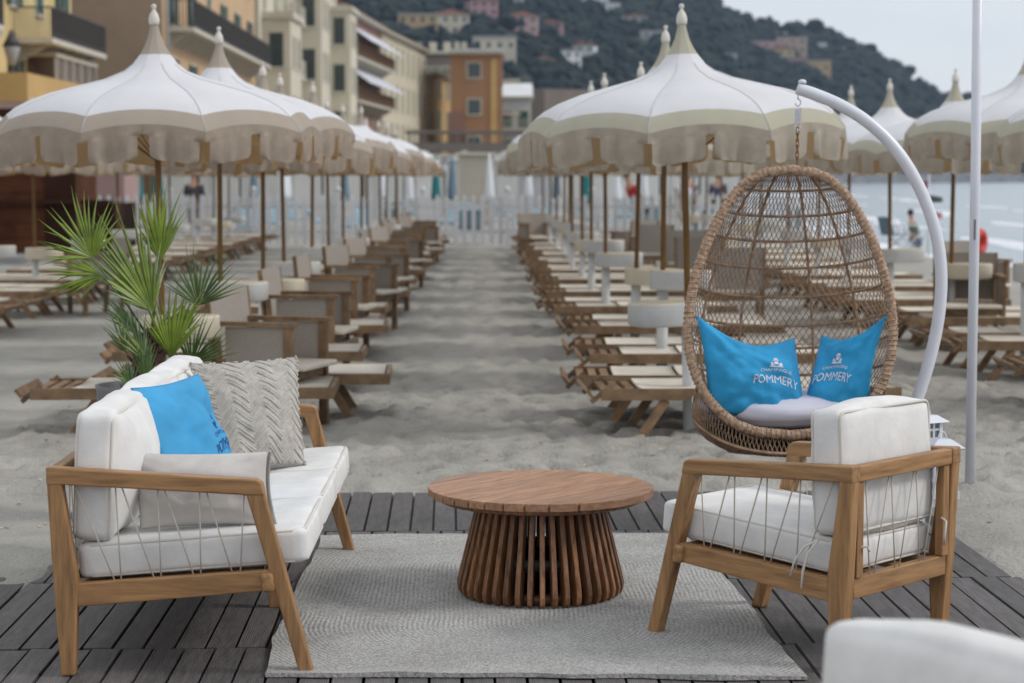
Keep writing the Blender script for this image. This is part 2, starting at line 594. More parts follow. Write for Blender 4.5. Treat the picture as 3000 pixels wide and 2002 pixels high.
# damp sand where it was dug up
vd = N.new("ShaderNodeVectorMath"); vd.operation = 'DISTANCE'; vd.inputs[1].default_value = (1.08, 12.75, 0.0)
L.new(t.outputs["Object"], vd.inputs[0])
n3 = N.new("ShaderNodeTexNoise"); n3.inputs["Scale"].default_value = 5; n3.inputs["Detail"].default_value = 5
L.new(t.outputs["Object"], n3.inputs["Vector"])
ma = N.new("ShaderNodeMath"); ma.operation = 'MULTIPLY_ADD'; ma.inputs[1].default_value = 0.9
L.new(n3.outputs["Fac"], ma.inputs[0]); L.new(vd.outputs["Value"], ma.inputs[2])
mr = N.new("ShaderNodeMapRange"); mr.inputs["From Min"].default_value = 0.72; mr.inputs["From Max"].default_value = 1.02
mr.inputs["To Min"].default_value = 0.85; mr.inputs["To Max"].default_value = 0
L.new(ma.outputs[0], mr.inputs["Value"])
# damp strand near the water
sp = N.new("ShaderNodeSeparateXYZ"); L.new(t.outputs["Object"], sp.inputs[0])
mr2 = N.new("ShaderNodeMapRange"); mr2.inputs["From Min"].default_value = -0.06; mr2.inputs["From Max"].default_value = -0.30
mr2.inputs["To Max"].default_value = 0.6
L.new(sp.outputs["Z"], mr2.inputs["Value"])
mxx = N.new("ShaderNodeMath"); mxx.operation = 'MAXIMUM'
L.new(mr.outputs["Result"], mxx.inputs[0]); L.new(mr2.outputs["Result"], mxx.inputs[1])
m2 = N.new("ShaderNodeMix"); m2.data_type = 'RGBA'
L.new(mxx.outputs[0], m2.inputs[0]); L.new(mu.outputs["Result"], m2.inputs["A"])
m2.inputs["B"].default_value = (0.095, 0.078, 0.062, 1)
L.new(m2.outputs["Result"], bsdf.inputs["Base Color"])
structure(np_obj('sand', V, F, m))

# ---- sea
seam = mat('sea_water', (0.30, 0.35, 0.385), 0.22, 0.08, 0.25, stretch=(0.35, 1, 1))
N, L = seam.node_tree.nodes, seam.node_tree.links
t = [x for x in N if x.type == 'TEX_COORD'][0]
mpp = N.new("ShaderNodeMapping"); mpp.inputs["Scale"].default_value = (0.5, 1.0, 1); L.new(t.outputs["Object"], mpp.inputs["Vector"])
nn = N.new("ShaderNodeTexNoise"); nn.inputs["Scale"].default_value = 0.9; nn.inputs["Detail"].default_value = 6
L.new(mpp.outputs["Vector"], nn.inputs["Vector"])
bp = N.new("ShaderNodeBump"); bp.inputs["Strength"].default_value = 0.6; bp.inputs["Distance"].default_value = 0.35
L.new(nn.outputs["Fac"], bp.inputs["Height"]); L.new(bp.outputs["Normal"], N["Principled BSDF"].inputs["Normal"])
structure(MB().add([(2, 15, SEA_Z), (1950, -200, SEA_Z), (1950, 1950, SEA_Z), (-600, 1950, SEA_Z), (-600, 900, SEA_Z), (2, 600, SEA_Z)],
                   [(0, 1, 2, 3, 4, 5)]).obj('sea', seam))
# foam: a ragged strip of broken surf along the strand and two wave crests behind it
fm = mat('white_foam', (0.72, 0.74, 0.78), 0.9, 0.08, 3)
ys = np.linspace(26, 360, 420)
vs = []; fs = []
for (off, wd, zt, amp) in ((0.2, 1.1, 0.03, 0.9), (4.5, 0.7, 0.10, 1.6), (9.5, 0.45, 0.12, 2.2), (17.0, 0.3, 0.10, 3.0)):
    k0 = len(vs)
    ww = wd * (0.75 + 1.1 * np.abs(fbm(ys * 0.13 + off, ys * 0 + off, 3)) * 2)
    xx = shore_x(ys) + off + amp * fbm(ys * 0.05 + off * 3, ys * 0 + 3 + off, 3)
    gate = np.ones_like(ys) if off < 1 else np.clip(fbm(ys * 0.06 + off * 9, ys * 0 + off, 2) * 6 + 0.6, 0, 1)
    for i in range(len(ys)):
        hw = ww[i] * 0.5 * max(gate[i], 0.02) * (1 + ys[i] / 120)
        vs += [(xx[i] - hw, ys[i], SEA_Z + 0.006), (xx[i], ys[i], SEA_Z + zt * gate[i] + 0.008), (xx[i] + hw, ys[i], SEA_Z + 0.006)]
    for i in range(len(ys) - 1):
        a = k0 + 3 * i
        fs += [(a, a + 1, a + 4, a + 3), (a + 1, a + 2, a + 5, a + 4)]
o = MB().add(vs, fs, 0, True).obj('sea_foam', fm)
o['kind'] = 'stuff'

# ---- deck: rows of reeded planks on dark bearers
deck = structure(thing('deck', 'x', 'x'))
del deck['label']; del deck['category']
deck.rotation_euler = (0, 0, R(1.3))
deck['label'] = 'grey brown plank deck laid on the sand under the lounge furniture'
PW, PL = 0.105, 1.128
pm = MB().box((-PW / 2 + 0.0055, 0.006, -0.024), (PW / 2 - 0.0055, PL - 0.006, 0)).mesh('plank', M['deck'])
n_pl = 0
for r_ in range(6):
    y1 = 10.12 - r_ * PL
    offx = (r_ * 0.037) % PW
    for i in range(39):
        x = -1.80 + i * PW + offx
        o = inst(pm, 'plank', deck, (x, y1 - PL + rnd.uniform(-0.003, 0.003), rnd.uniform(-0.0025, 0.0015)), (rnd.uniform(-0.001, 0.001), rnd.uniform(-0.004, 0.004), rnd.uniform(-0.0015, 0.0015)))
        n_pl += 1
b = MB().box((-1.85, 10.12 - 6 * PL, -0.05), (2.36, 10.12, -0.028))
b.obj('bearer', M['black'], deck)
# grey slab under the brown kiosk far left
# ---- air: thin even haze over the whole bay
hz = bpy.data.materials.new('haze_air')
hz.use_nodes = True
hz.node_tree.nodes.clear()
ho = hz.node_tree.nodes.new("ShaderNodeOutputMaterial")
hv = hz.node_tree.nodes.new("ShaderNodeVolumePrincipled")
hv.inputs["Color"].default_value = (0.55, 0.75, 1.0, 1)
hv.inputs["Density"].default_value = HAZE
hv.inputs["Anisotropy"].default_value = 0.2
hz.node_tree.links.new(hv.outputs[0], ho.inputs["Volume"])
o = MB().box((-1000, -300, -4), (2050, 2050, 330)).obj('haze', hz)
o['kind'] = 'stuff'
structure(MB().box((-17, 37.5, -0.2), (-8.9, 44, 0.12)).obj('pavement', mat('grey_pavement', (0.26, 0.26, 0.27), 0.8, 0.1, 2)))

# ---- rug
nx_, ny_ = 90, 130
U, W = np.meshgrid(np.linspace(0, 1, nx_), np.linspace(0, 1, ny_))
x0, x1, yb, yt = -0.755, 0.985, 6.30, 8.82
RX = x0 + (x1 - x0) * U + (W - 0.5) * -0.03 - 0.09 * U * W
RY = yb + (yt - yb) * W - 0.04 * U * (1 - W)
ed = np.minimum(np.minimum(U, 1 - U) * 1.7, np.minimum(W, 1 - W) * 2.5)
eg = np.exp(-ed * 9)
RX = RX + eg * 0.03 * fbm(RY * 2.2 + 3, RX * 2.2, 3) * 2
RY = RY + eg * 0.035 * fbm(RX * 2.5 + 8, RY * 2.5, 3) * 2
RZ = 0.012 + 0.006 * eg * np.clip(1 + 3 * fbm(RX * 3, RY * 3, 2), 0, 3) + 0.004 * fbm(RX * 1.5, RY * 1.5, 2)
top = np.stack([RX, RY, RZ], -1)
bot = top.copy(); bot[..., 2] = 0.003
mb = MB()
v1, f1 = grid_mesh(top); mb.add(v1, f1, 0, True)
for line_t, line_b in ((top[0], bot[0]), (top[-1][::-1], bot[-1][::-1]), (top[:, 0][::-1], bot[:, 0][::-1]), (top[:, -1], bot[:, -1])):
    n_ = len(line_t)
    mb.add(list(map(tuple, line_b)) + list(map(tuple, line_t)), [(i, i + 1, n_ + i + 1, n_ + i) for i in range(n_ - 1)], 0, True)
rm = mat('braided_rug_wool', (0.39, 0.375, 0.355), 0.95, 0.10, 3, c2=(0.43, 0.42, 0.40))
N, L = rm.node_tree.nodes, rm.node_tree.links
bsdf = N["Principled BSDF"]
t = [x for x in N if x.type == 'TEX_COORD'][0]
# distance to the rug's oval core -> concentric braid
sp = N.new("ShaderNodeSeparateXYZ"); L.new(t.outputs["Object"], sp.inputs[0])
def mth(op, a=None, b=None, va=None, vb=None):
    n = N.new("ShaderNodeMath"); n.operation = op
    if a is not None: L.new(a, n.inputs[0])
    elif va is not None: n.inputs[0].default_value = va
    if b is not None: L.new(b, n.inputs[1])
    elif vb is not None: n.inputs[1].default_value = vb
    return n.outputs[0]
dx_ = mth('ABSOLUTE', mth('SUBTRACT', sp.outputs['X'], vb=0.11))
dy_ = mth('MAXIMUM', mth('SUBTRACT', mth('ABSOLUTE', mth('SUBTRACT', sp.outputs['Y'], vb=7.56)), vb=0.55), vb=0)
dd = mth('SQRT', mth('ADD', mth('MULTIPLY', dx_, dx_), mth('MULTIPLY', dy_, dy_)))
nw = N.new("ShaderNodeTexNoise"); nw.inputs["Scale"].default_value = 2.2; nw.inputs["Detail"].default_value = 3
L.new(t.outputs["Object"], nw.inputs["Vector"])
dd2 = mth('ADD', dd, mth('MULTIPLY', nw.outputs["Fac"], vb=0.035))
rings = mth('SINE', mth('MULTIPLY', dd2, vb=360.0))
nf = N.new("ShaderNodeTexNoise"); nf.inputs["Scale"].default_value = 105; nf.inputs["Detail"].default_value = 3; nf.inputs["Roughness"].default_value = 0.7
L.new(t.outputs["Object"], nf.inputs["Vector"])
nl = N.new("ShaderNodeTexNoise"); nl.inputs["Scale"].default_value = 3.5
L.new(t.outputs["Object"], nl.inputs["Vector"])
amp_ = mth('MULTIPLY', rings, mth('SUBTRACT', mth('MULTIPLY', nl.outputs["Fac"], vb=0.5), vb=0.14))
hgt = mth('ADD', amp_, mth('MULTIPLY', nf.outputs["Fac"], vb=2.2))
bp = N.new("ShaderNodeBump"); bp.inputs["Strength"].default_value = 0.8; bp.inputs["Distance"].default_value = 0.004
L.new(hgt, bp.inputs["Height"]); L.new(bp.outputs["Normal"], bsdf.inputs["Normal"])
rr = N.new("ShaderNodeMapRange"); rr.inputs["From Min"].default_value = 0.78; rr.inputs["From Max"].default_value = 1.42
rr.inputs["To Min"].default_value = 0.58; rr.inputs["To Max"].default_value = 1.28
L.new(hgt, rr.inputs["Value"])
src = bsdf.inputs["Base Color"].links[0].from_socket
hs = N.new("ShaderNodeHueSaturation"); L.new(src, hs.inputs["Color"]); L.new(rr.outputs["Result"], hs.inputs["Value"])
L.new(hs.outputs["Color"], bsdf.inputs["Base Color"])
tag(mb.obj('rug', rm), 'light grey braided rug with wavy edges under the round coffee table', 'rug')

# ================================================================== HILL
PX = 4569.0


def az(px):                       # azimuth (x/y) of a bearing across the bay
    return (px - 1130) / PX


ridge = np.array([(-900, -150), (800, -150), (1100, -130), (1300, -90), (1450, -50), (1560, -22), (1620, -2), (1660, 22), (1700, 40), (1740, 56), (1790, 62), (1850, 66), (1895, 72),
                  (1930, 88), (1960, 100), (2000, 116), (2040, 142), (2080, 166), (2120, 195), (2150, 212), (2200, 226), (2260, 250), (2320, 292), (2380, 345), (2430, 372), (3200, 376)], float)
r_az = (ridge[:, 0] - 1130) / PX
r_el = (411 - ridge[:, 1]) / PX


def hill_base(a):
    return np.interp(a, [-0.5, 0.0, 0.26, 0.6], [520, 560, 1050, 1250])


def hill_z(a, d):
    b0 = hill_base(a); el = np.interp(a, r_az, r_el)
    dr = b0 + np.interp(a, [-0.5, 0.0, 0.26], [420, 420, 300])
    s = np.clip((d - b0) / (dr - b0), 0, 1)
    H = el * dr + 1.6 - 6
    f = 0.25 * np.minimum(s * 12, 1) * 0.12 + s ** 0.85 * 0.97
    z = H * np.clip(f, 0, 1)
    n = fbm(a * 40 + 3, d * 0.011, 4)
    return np.maximum(z, 0) + n * 16 * np.clip(s * 4, 0, 1) * (1 - 0.85 * s) + np.where(s > 0, 1.5, -0.6)


A = np.linspace(-0.36, 0.62, 260)
S = np.linspace(0, 1, 70)
AA, SS = np.meshgrid(A, S)
DD = hill_base(AA) - 2 + SS * 560
ZZ = hill_z(AA, DD)
V = np.stack([AA * DD, DD, ZZ], -1).reshape(-1, 3)
idx = np.arange(AA.size).reshape(AA.shape)
F = np.stack([idx[:-1, :-1], idx[:-1, 1:], idx[1:, 1:], idx[1:, :-1]], -1).reshape(-1, 4)
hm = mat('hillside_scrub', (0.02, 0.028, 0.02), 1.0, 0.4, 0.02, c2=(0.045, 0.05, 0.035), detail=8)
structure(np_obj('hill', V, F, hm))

# forest: several thousand leafy crowns joined, spread over the hillside
import bmesh
crowns = []
for k in range(5):
    bm = bmesh.new()
    bmesh.ops.create_icosphere(bm, subdivisions=2, radius=1)
    r2 = random.Random(50 + k)
    for v in bm.verts:
        v.co *= r2.uniform(0.62, 1.22)
        v.co.z *= 0.85
    bm.verts.ensure_lookup_table()
    cv = np.array([v.co[:] for v in bm.verts]); cf = np.array([[v.index for v in f.verts] for f in bm.faces])
    crowns.append((cv, cf)); bm.free()
rs = np.random.RandomState(5)
fv = []; ff = []; fi = []; k0 = 0
nc = 0
while nc < 3600:
    a = rs.uniform(-0.11, 0.33)
    s = rs.rand()
    el = float(np.interp(a, r_az, r_el))
    if a < 0.10 and rs.rand() < 0.25:
        continue
    b0 = float(hill_base(a))
    d = b0 + 4 + s * float(np.interp(a, [-0.5, 0.0, 0.26], [420, 420, 300])) * 1.02
    z = float(hill_z(a, d))
    r_ = rs.uniform(3.0, 6.2) * (0.8 if a < 0.1 else 1.0)
    if rs.rand() < 0.06:
        r_ *= 1.4
    cv, cf = crowns[rs.randint(5)]
    th = rs.uniform(0, 6.28); c, s_ = math.cos(th), math.sin(th)
    P = cv * r_ * np.array([1, 1, rs.uniform(0.7, 1.15)])
    P = np.stack([P[:, 0] * c - P[:, 1] * s_, P[:, 0] * s_ + P[:, 1] * c, P[:, 2]], -1) + np.array([a * d, d, z + r_ * 0.35])
    fv.append(P); ff.append(cf + k0); k0 += len(P)
    fi.append(np.full(len(cf), rs.randint(3)))
    nc += 1
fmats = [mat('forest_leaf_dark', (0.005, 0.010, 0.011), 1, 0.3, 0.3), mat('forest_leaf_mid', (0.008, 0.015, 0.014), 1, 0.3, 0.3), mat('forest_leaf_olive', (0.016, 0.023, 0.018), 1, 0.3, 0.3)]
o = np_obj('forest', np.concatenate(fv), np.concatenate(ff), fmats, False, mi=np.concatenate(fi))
o['kind'] = 'stuff'


# single trees on the skyline
def crown_mesh(seed, n, spread, flat, leaf, mt):
    r2 = np.random.RandomState(seed)
    vs = []; fs = []
    for i in range(n):
        c = r2.normal(size=3); c /= np.linalg.norm(c); c *= r2.rand() ** 0.4 * spread
        c[2] *= flat
        u = r2.normal(size=3); u /= np.linalg.norm(u); w = np.cross(u, r2.normal(size=3)); w /= np.linalg.norm(w)
        k = len(vs); q = leaf * r2.uniform(0.6, 1.3)
        vs += [c + u * q, c + w * q, c - u * q, c - w * q]
        fs.append((k, k + 1, k + 2, k + 3))
    m_ = MB().add(vs, fs)
    return m_.mesh('crown', mt)


def add_tree(name, label, loc, h, spread, flat, seed, mt, n=500, leaf=0.5, group=None):
    t_ = thing(name, label, 'tree', loc, 0, group)
    MB().tube([(0, 0, -3), (0.1 * h * 0.1, 0, h * 0.4), (0, 0.05 * h, h * 0.8)], [h * 0.035, h * 0.028, h * 0.015], 7).obj('trunk', M['fibre'], t_)
    inst(crown_mesh(seed, n, spread, flat, leaf, mt), 'crown', t_, (0, 0, h))
    return t_


for i, (px, h, sp_, fl, lb) in enumerate(((1865, 9, 5.5, 0.8, 'round dark pine standing highest above the ridge line, right of the white villa'),
                                   (1800, 6, 4.5, 0.6, 'low wide pine on the ridge at the middle of the hill'),
                                   (1700, 6, 4.5, 0.7, 'dark bushy tree on the ridge near the top of the hill'),
                                   (1992, 6, 4.0, 0.8, 'small dark tree on the falling ridge above the yellow house'),
                                   (2082, 6, 4.0, 0.8, 'small round tree low on the ridge, left of the white mast'))):
    a = az(px); d = float(hill_base(a)) + 318
    add_tree('pine_tree', lb, (a * d, d, float(hill_z(a, d)) - 0.5), h, sp_, fl, 20 + i, fmats[0], 700, 0.9)


# ---- small villas on the hillside
def villa(px, py, w, h, dep, wall, roof, label, rz=0.0, nw=3, nf=2, pitched=True):
    a = az(px); e = (411 - py) / PX
    d = float(hill_base(a)) + 5
    while d < 1500 and hill_z(a, d) - 1.6 < e * d:
        d += 2
    z = float(hill_z(a, d))
    t_ = thing('villa', label, 'house', (a * d, d, z - 1.5), rz)
    mb = MB().box((-w / 2, -dep / 2, -4), (w / 2, dep / 2, h))
    mb.obj('wall', wall, t_)
    if pitched:
        q = MB().prism([(-w / 2 - 0.5, 0), (w / 2 + 0.5, 0), (0, h * 0.22)], -dep / 2 - 0.5, dep / 2 + 0.5)
        q.obj('roof', roof, t_, loc=(0, 0, h))
    else:
        MB().box((-w / 2 - 0.3, -dep / 2 - 0.3, 0), (w / 2 + 0.3, dep / 2 + 0.3, 0.5)).obj('roof', roof, t_, loc=(0, 0, h))
    wm = MB().box((-0.6, -0.06, -0.8), (0.6, 0.0, 0.8)).mesh('window', M['glass'])
    for f_ in range(nf):
        for k in range(nw):
            inst(wm, 'window', t_, (-w / 2 + w * (k + 0.5) / nw, -dep / 2, h * (f_ + 0.55) / nf))
    return t_


WL = {n: mat('wall_' + n, c, 0.9, 0.08, 0.6) for n, c in dict(white=(0.62, 0.62, 0.62), pink=(0.40, 0.27, 0.26), rose=(0.33, 0.19, 0.20), cream=(0.50, 0.45, 0.36), yellow=(0.42, 0.34, 0.20), ochre=(0.42, 0.30, 0.16), grey=(0.42, 0.42, 0.42), peach=(0.42, 0.32, 0.25)).items()}
RF = mat('terracotta_tiles', (0.27, 0.11, 0.065), 0.9, 0.25, 0.8, c2=(0.33, 0.16, 0.10))
RG = mat('grey_roof', (0.30, 0.29, 0.28), 0.9, 0.15, 0.8)
for args in ((1342, 18, 21, 9, 12, 'white', RG, 'large white villa at the top of the hill, cut by the picture edge', 0, 6, 3, False),
             (1192, 78, 13, 7, 9, 'pink', RF, 'pink villa high on the hill above the orange corner house', 0.2, 3, 2, True),
             (1258, 86, 11, 6, 9, 'rose', RF, 'dull red villa right of the pink villa on the hill', -0.1, 3, 2, True),
             (1165, 12, 12, 5, 9, 'grey', RG, 'grey villa at the top edge above the pink villa', 0.1, 3, 1, False),
             (1030, 82, 14, 8, 9, 'cream', RF, 'cream house with red roof just behind the long cream town building', 0.2, 4, 2, True),
             (962, 84, 14, 8, 9, 'ochre', RG, 'ochre house behind the red town roof', 0.0, 4, 2, False),
             (1135, 122, 15, 6, 9, 'cream', RG, 'long cream house right behind the orange corner building roof', 0.0, 4, 1, False),
             (1296, 150, 10, 6, 8, 'white', RG, 'white house low on the hill, left one of two white neighbours', 0.3, 3, 2, False),
             (1334, 142, 11, 7, 8, 'white', RF, 'white house with red roof low on the hill, right one of two white neighbours', -0.2, 3, 2, True),
             (1240, 165, 9, 5, 8, 'pink', RF, 'small pink house low on the hill beside the white balcony house', 0.1, 2, 1, True),
             (1452, 68, 12, 6, 9, 'grey', RF, 'grey house with red roof alone in the dark woods left of the tall parasol finial', 0.0, 3, 2, True),
             (1480, 92, 17, 4, 9, 'grey', RG, 'low flat grey house just under the red roofed one in the woods', 0.0, 5, 1, False),
             (1655, 146, 12, 5, 9, 'grey', RG, 'small pale house behind the right shoulder of the big right parasol', 0.1, 3, 1, False),
             (1761, 138, 22, 10, 10, 'pink', RG, 'pink block at the left end of the coloured villa cluster on the wooded hill', 0.1, 4, 2, False),
             (1785, 150, 14, 9, 10, 'yellow', RF, 'yellow block in the middle of the coloured villa cluster', 0.0, 3, 2, True),
             (1812, 142, 16, 13, 10, 'peach', RG, 'tall peach block with grey roof in the coloured villa cluster', -0.1, 3, 3, False),
             (1815, 166, 14, 8, 8, 'rose', RG, 'deep rose lower block under the peach villa', 0.0, 3, 1, False),
             (1852, 172, 22, 8, 9, 'ochre', RG, 'low ochre block at the right end of the coloured villa cluster', 0.0, 4, 1, False),
             (1783, 64 + 30, 9, 5, 7, 'grey', RG, 'tiny grey house below the ridge', 0.0, 2, 1, False),
             (1878, 122, 6, 6, 6, 'white', RG, 'tiny white house right of the villa cluster near the ridge', 0.0, 2, 1, False),
             (1920, 128, 6, 5, 6, 'white', RG, 'tiny white house farthest right on the wooded slope', 0.0, 2, 1, False),
             (1395, 34, 10, 5, 8, 'white', RG, 'small white house right of the large hilltop villa', 0.0, 3, 1, False),
             (1105, 36, 11, 6, 8, 'rose', RF, 'red house high above the long cream town building', 0.3, 3, 2, True)):
    villa(args[0], args[1], args[2], args[3], args[4], WL[args[5]], args[6], args[7], args[8], args[9], args[10], args[11])

# rocky embankment and cars' quay at the foot of the hill across the water
qb = mat('embankment_stone', (0.13, 0.13, 0.14), 0.95, 0.35, 0.4, c2=(0.2, 0.2, 0.21))
vs = []; n_ = 60
for i in range(n_):
    a = -0.02 + (0.62) * i / (n_ - 1)
    d = float(hill_base(a)) - 12
    j = rs.uniform(-1, 1)
    vs += [(a * d, d, -2), (a * (d + 3), d + 3, 4.2 + j), (a * (d + 40), d + 40, 6.5 + j)]
fs = []
for i in range(n_ - 1):
    a = 3 * i
    fs += [(a, a + 3, a + 4, a + 1), (a + 1, a + 4, a + 5, a + 2)]
structure(MB().add(vs, fs).obj('embankment', qb))

# ================================================================== TOWN
shut = mat('green_shutter_paint', (0.02, 0.075, 0.06), 0.6, 0.15, 3)
shut_b = mat('brown_shutter_paint', (0.22, 0.12, 0.06), 0.6, 0.15, 3)
shut_g = mat('grey_green_shutter_paint', (0.20, 0.21, 0.15), 0.7, 0.15, 3)
trim = mat('pale_stone_trim', (0.52, 0.48, 0.40), 0.85, 0.08, 2)
iron = mat('dark_railing_iron', (0.05, 0.045, 0.045), 0.6, 0.1)
_wc = {}


def win_mesh(w, h, sh, open_):
    k = (round(w, 2), round(h, 2), sh.name if sh else '', open_)
    if k in _wc:
        return _wc[k]
    fr = MB()
    t = 0.12
    fr.box((-w / 2 - t, -0.06, -t), (-w / 2, 0.10, h + t)); fr.box((w / 2, -0.06, -t), (w / 2 + t, 0.10, h + t))
    fr.box((-w / 2, -0.06, h), (w / 2, 0.10, h + t)); fr.box((-w / 2 - 0.002, -0.10, -t), (w / 2 + 0.002, 0.10, 0))
    fm_ = fr.mesh('window', trim)
    pm_ = MB().box((-w / 2 + 0.002, -0.03, 0.002), (w / 2 - 0.002, 0.02, h - 0.002)).mesh('pane', M['glass'])
    sm_ = MB().box((-w / 4 + 0.01, -0.035, 0), (w / 4 - 0.01, 0, h)).mesh('shutter', sh) if sh else None
    _wc[k] = (fm_, pm_, sm_)
    return _wc[k]


def building(label, A, B, H, dep, wall, rows, cols, ww=0.95, wh=1.7, z0=1.2, dz=3.4, sh=shut, open_=True, roof=None, eave=0.6, rh=1.6, skip=(), name='building', trimm=trim):
    A = Vector((A[0], A[1], 0)); B = Vector((B[0], B[1], 0))
    L_ = (B - A).length
    ang = math.atan2(B.y - A.y, B.x - A.x)
    t_ = thing(name, label, 'building', A, ang)
    MB().box((0, 0, -1), (L_, dep, H)).obj('wall', wall, t_)
    if roof is not None:
        MB().prism([(0, 0), (dep + 2 * eave, 0), (dep / 2 + eave, rh)], 0, L_ + 0.4).obj('roof', roof, t_, loc=(L_ + 0.2, -eave, H + 0.25), rot=(0, 0, R(90)))
        MB().box((-0.25, -eave * 0.8, H), (L_ + 0.25, dep + 0.2, H + 0.24)).obj('cornice', trimm, t_)
    for r_ in range(rows):
        for c_ in range(cols):
            if (r_, c_) in skip:
                continue
            fm_, pm_, sm_ = win_mesh(ww, wh, sh, open_)
            x = L_ * (c_ + 0.5) / cols
            w_ = inst(fm_, 'window', t_, (x, 0, z0 + dz * r_))
            inst(pm_, 'pane', w_)
            if sm_:
                for q in (-1, 1):
                    if open_ and (r_ * 7 + c_ * 3) % 4:
                        inst(sm_, 'shutter', w_, (q * (ww / 2 + ww / 4 + 0.01), -0.062, 0))
                    else:
                        inst(sm_, 'shutter', w_, (q * ww / 4, -0.032, 0))
    return t_, L_


def balcony(t_, x0, x1, z, dep=1.1, railm=iron, slab=trim, rail_h=1.0, step=0.12):
    s = MB().box((x0, -dep, z - 0.18), (x1, -0.002, z))
    b_ = s.obj('balcony', slab, t_)
    q = MB()
    q.box((x0, -dep, z + rail_h - 0.05), (x1, -dep + 0.05, z + rail_h))
    q.box((x0, -dep, z + 0.08), (x1, -dep + 0.04, z + 0.12))
    q.box((x0, -dep + 0.05, z + rail_h - 0.05), (x0 + 0.05, -0.01, z + rail_h)); q.box((x1 - 0.05, -dep + 0.05, z + rail_h - 0.05), (x1, -0.01, z + rail_h))
    n = int((x1 - x0) / step)
    for i in range(n + 1):
        x = x0 + (x1 - x0 - 0.03) * i / n
        q.box((x, -dep + 0.01, z), (x + 0.03, -dep + 0.04, z + rail_h - 0.05))
    m = int(dep / step)
    for i in range(1, m):
        y = -dep * i / m
        q.box((x0 + 0.01, y, z), (x0 + 0.04, y + 0.03, z + rail_h - 0.05)); q.box((x1 - 0.04, y, z), (x1 - 0.01, y + 0.03, z + rail_h - 0.05))
    q.obj('railing', railm, b_)
    c = MB()
    nb = max(2, int((x1 - x0) / 1.4))
    for i in range(nb):
        x = x0 + (x1 - x0) * (i + 0.5) / nb
        c.prism([(-dep * 0.8, -0.181), (-0.003, -0.75), (-0.003, -0.181)], 0, 0.22)
        k = 6
        for j in range(len(c.v) - k, len(c.v)):
            vx, vy, vz = c.v[j]
            c.v[j] = (x + vy, vx, z + vz)
        c.obj('corbel', slab, b_); c = MB()


w_yel = mat('yellow_plaster', (0.56, 0.42, 0.19), 0.9, 0.1, 0.5, c2=(0.60, 0.47, 0.24))
w_brn = mat('brown_render', (0.26, 0.195, 0.14), 0.95, 0.12, 0.4, c2=(0.29, 0.22, 0.16))
w_pch = mat('peach_plaster', (0.54, 0.36, 0.21), 0.9, 0.1, 0.4)
w_crm = mat('cream_plaster', (0.58, 0.53, 0.42), 0.9, 0.08, 0.4)
w_crm2 = mat('warm_cream_plaster', (0.54, 0.47, 0.35), 0.9, 0.08, 0.4)
w_org = mat('amber_plaster', (0.52, 0.33, 0.13), 0.9, 0.1, 0.4)
w_orb = mat('orange_brown_plaster', (0.32, 0.17, 0.09), 0.9, 0.12, 0.4)
w_gry = mat('pale_grey_plaster', (0.45, 0.46, 0.46), 0.9, 0.08, 0.4)
w_dbr = mat('dark_beige_plaster', (0.20, 0.165, 0.14), 0.9, 0.1, 0.4)
w_bal = mat('red_brown_plaster', (0.24, 0.13, 0.10), 0.9, 0.15, 0.4)

# yellow house with balcony and glazed veranda, far left
tb, Lb = building('yellow house at the far left with green shutters and a black railed balcony', (-15.6, 46), (-15.45, 74), 12.5, 12, w_yel, 3, 8, 0.95, 1.9, 1.0, 3.1, shut, True)
balcony(tb, Lb - 9.0, Lb - 0.2, 6.15, 1.3)
balcony(tb, Lb - 20, Lb - 14, 6.15, 1.0)
v_ = MB().box((Lb - 7.0, -0.9, 4.35), (Lb - 0.4, -0.02, 5.65)).obj('veranda', mat('brown_veranda_glass', (0.12, 0.08, 0.06), 0.3, 0.3, 1), tb)
q = MB()
for i in range(6):
    x = Lb - 7.0 + i * 1.3
    q.box((x, -0.97, 4.35), (x + 0.09, -0.902, 5.65))
q.box((Lb - 7.1, -1.0, 5.65), (Lb - 0.3, -0.02, 5.8))
q.obj('veranda_frame', trim, v_)
MB().box((Lb - 18, -2.6, 3.75), (Lb - 2.4, -0.02, 4.55)).obj('terrace_parapet', w_org, tb)
MB().box((Lb - 18, -2.55, -0.5), (Lb - 2.45, -0.03, 3.74)).obj('terrace_wall', WL['pink'], tb)
MB().tube([(Lb - 12, -0.1, 0), (Lb - 12, -0.1, 5.9), (Lb - 11.4, -0.25, 6.1)], 0.06, 6).obj('drainpipe', M['steel'], tb)

# brown blank end wall and its peach sea front
tb, Lb = building('tall house with a blank brown end wall and a peach sea front with green shutters', (-13.1, 80), (-13.1, 111), 20, 4.2, w_pch, 5, 6, 1.0, 2.1, 0.9, 3.5, shut, True)
MB().box((-0.06, 0.0, -0.98), (-0.003, 4.2, 19.9)).obj('end_wall', w_brn, tb)
balcony(tb, 1.0, Lb - 2, 7.7, 1.1, rail_h=1.1)
balcony(tb, 1.0, 14, 4.2, 0.9, rail_h=1.1)
balcony(tb, 6, 20, 14.6, 0.9)
MB().tube([(0.5, -0.12, 0), (0.5, -0.12, 19)], 0.07, 6).obj('drainpipe', M['steel'], tb)

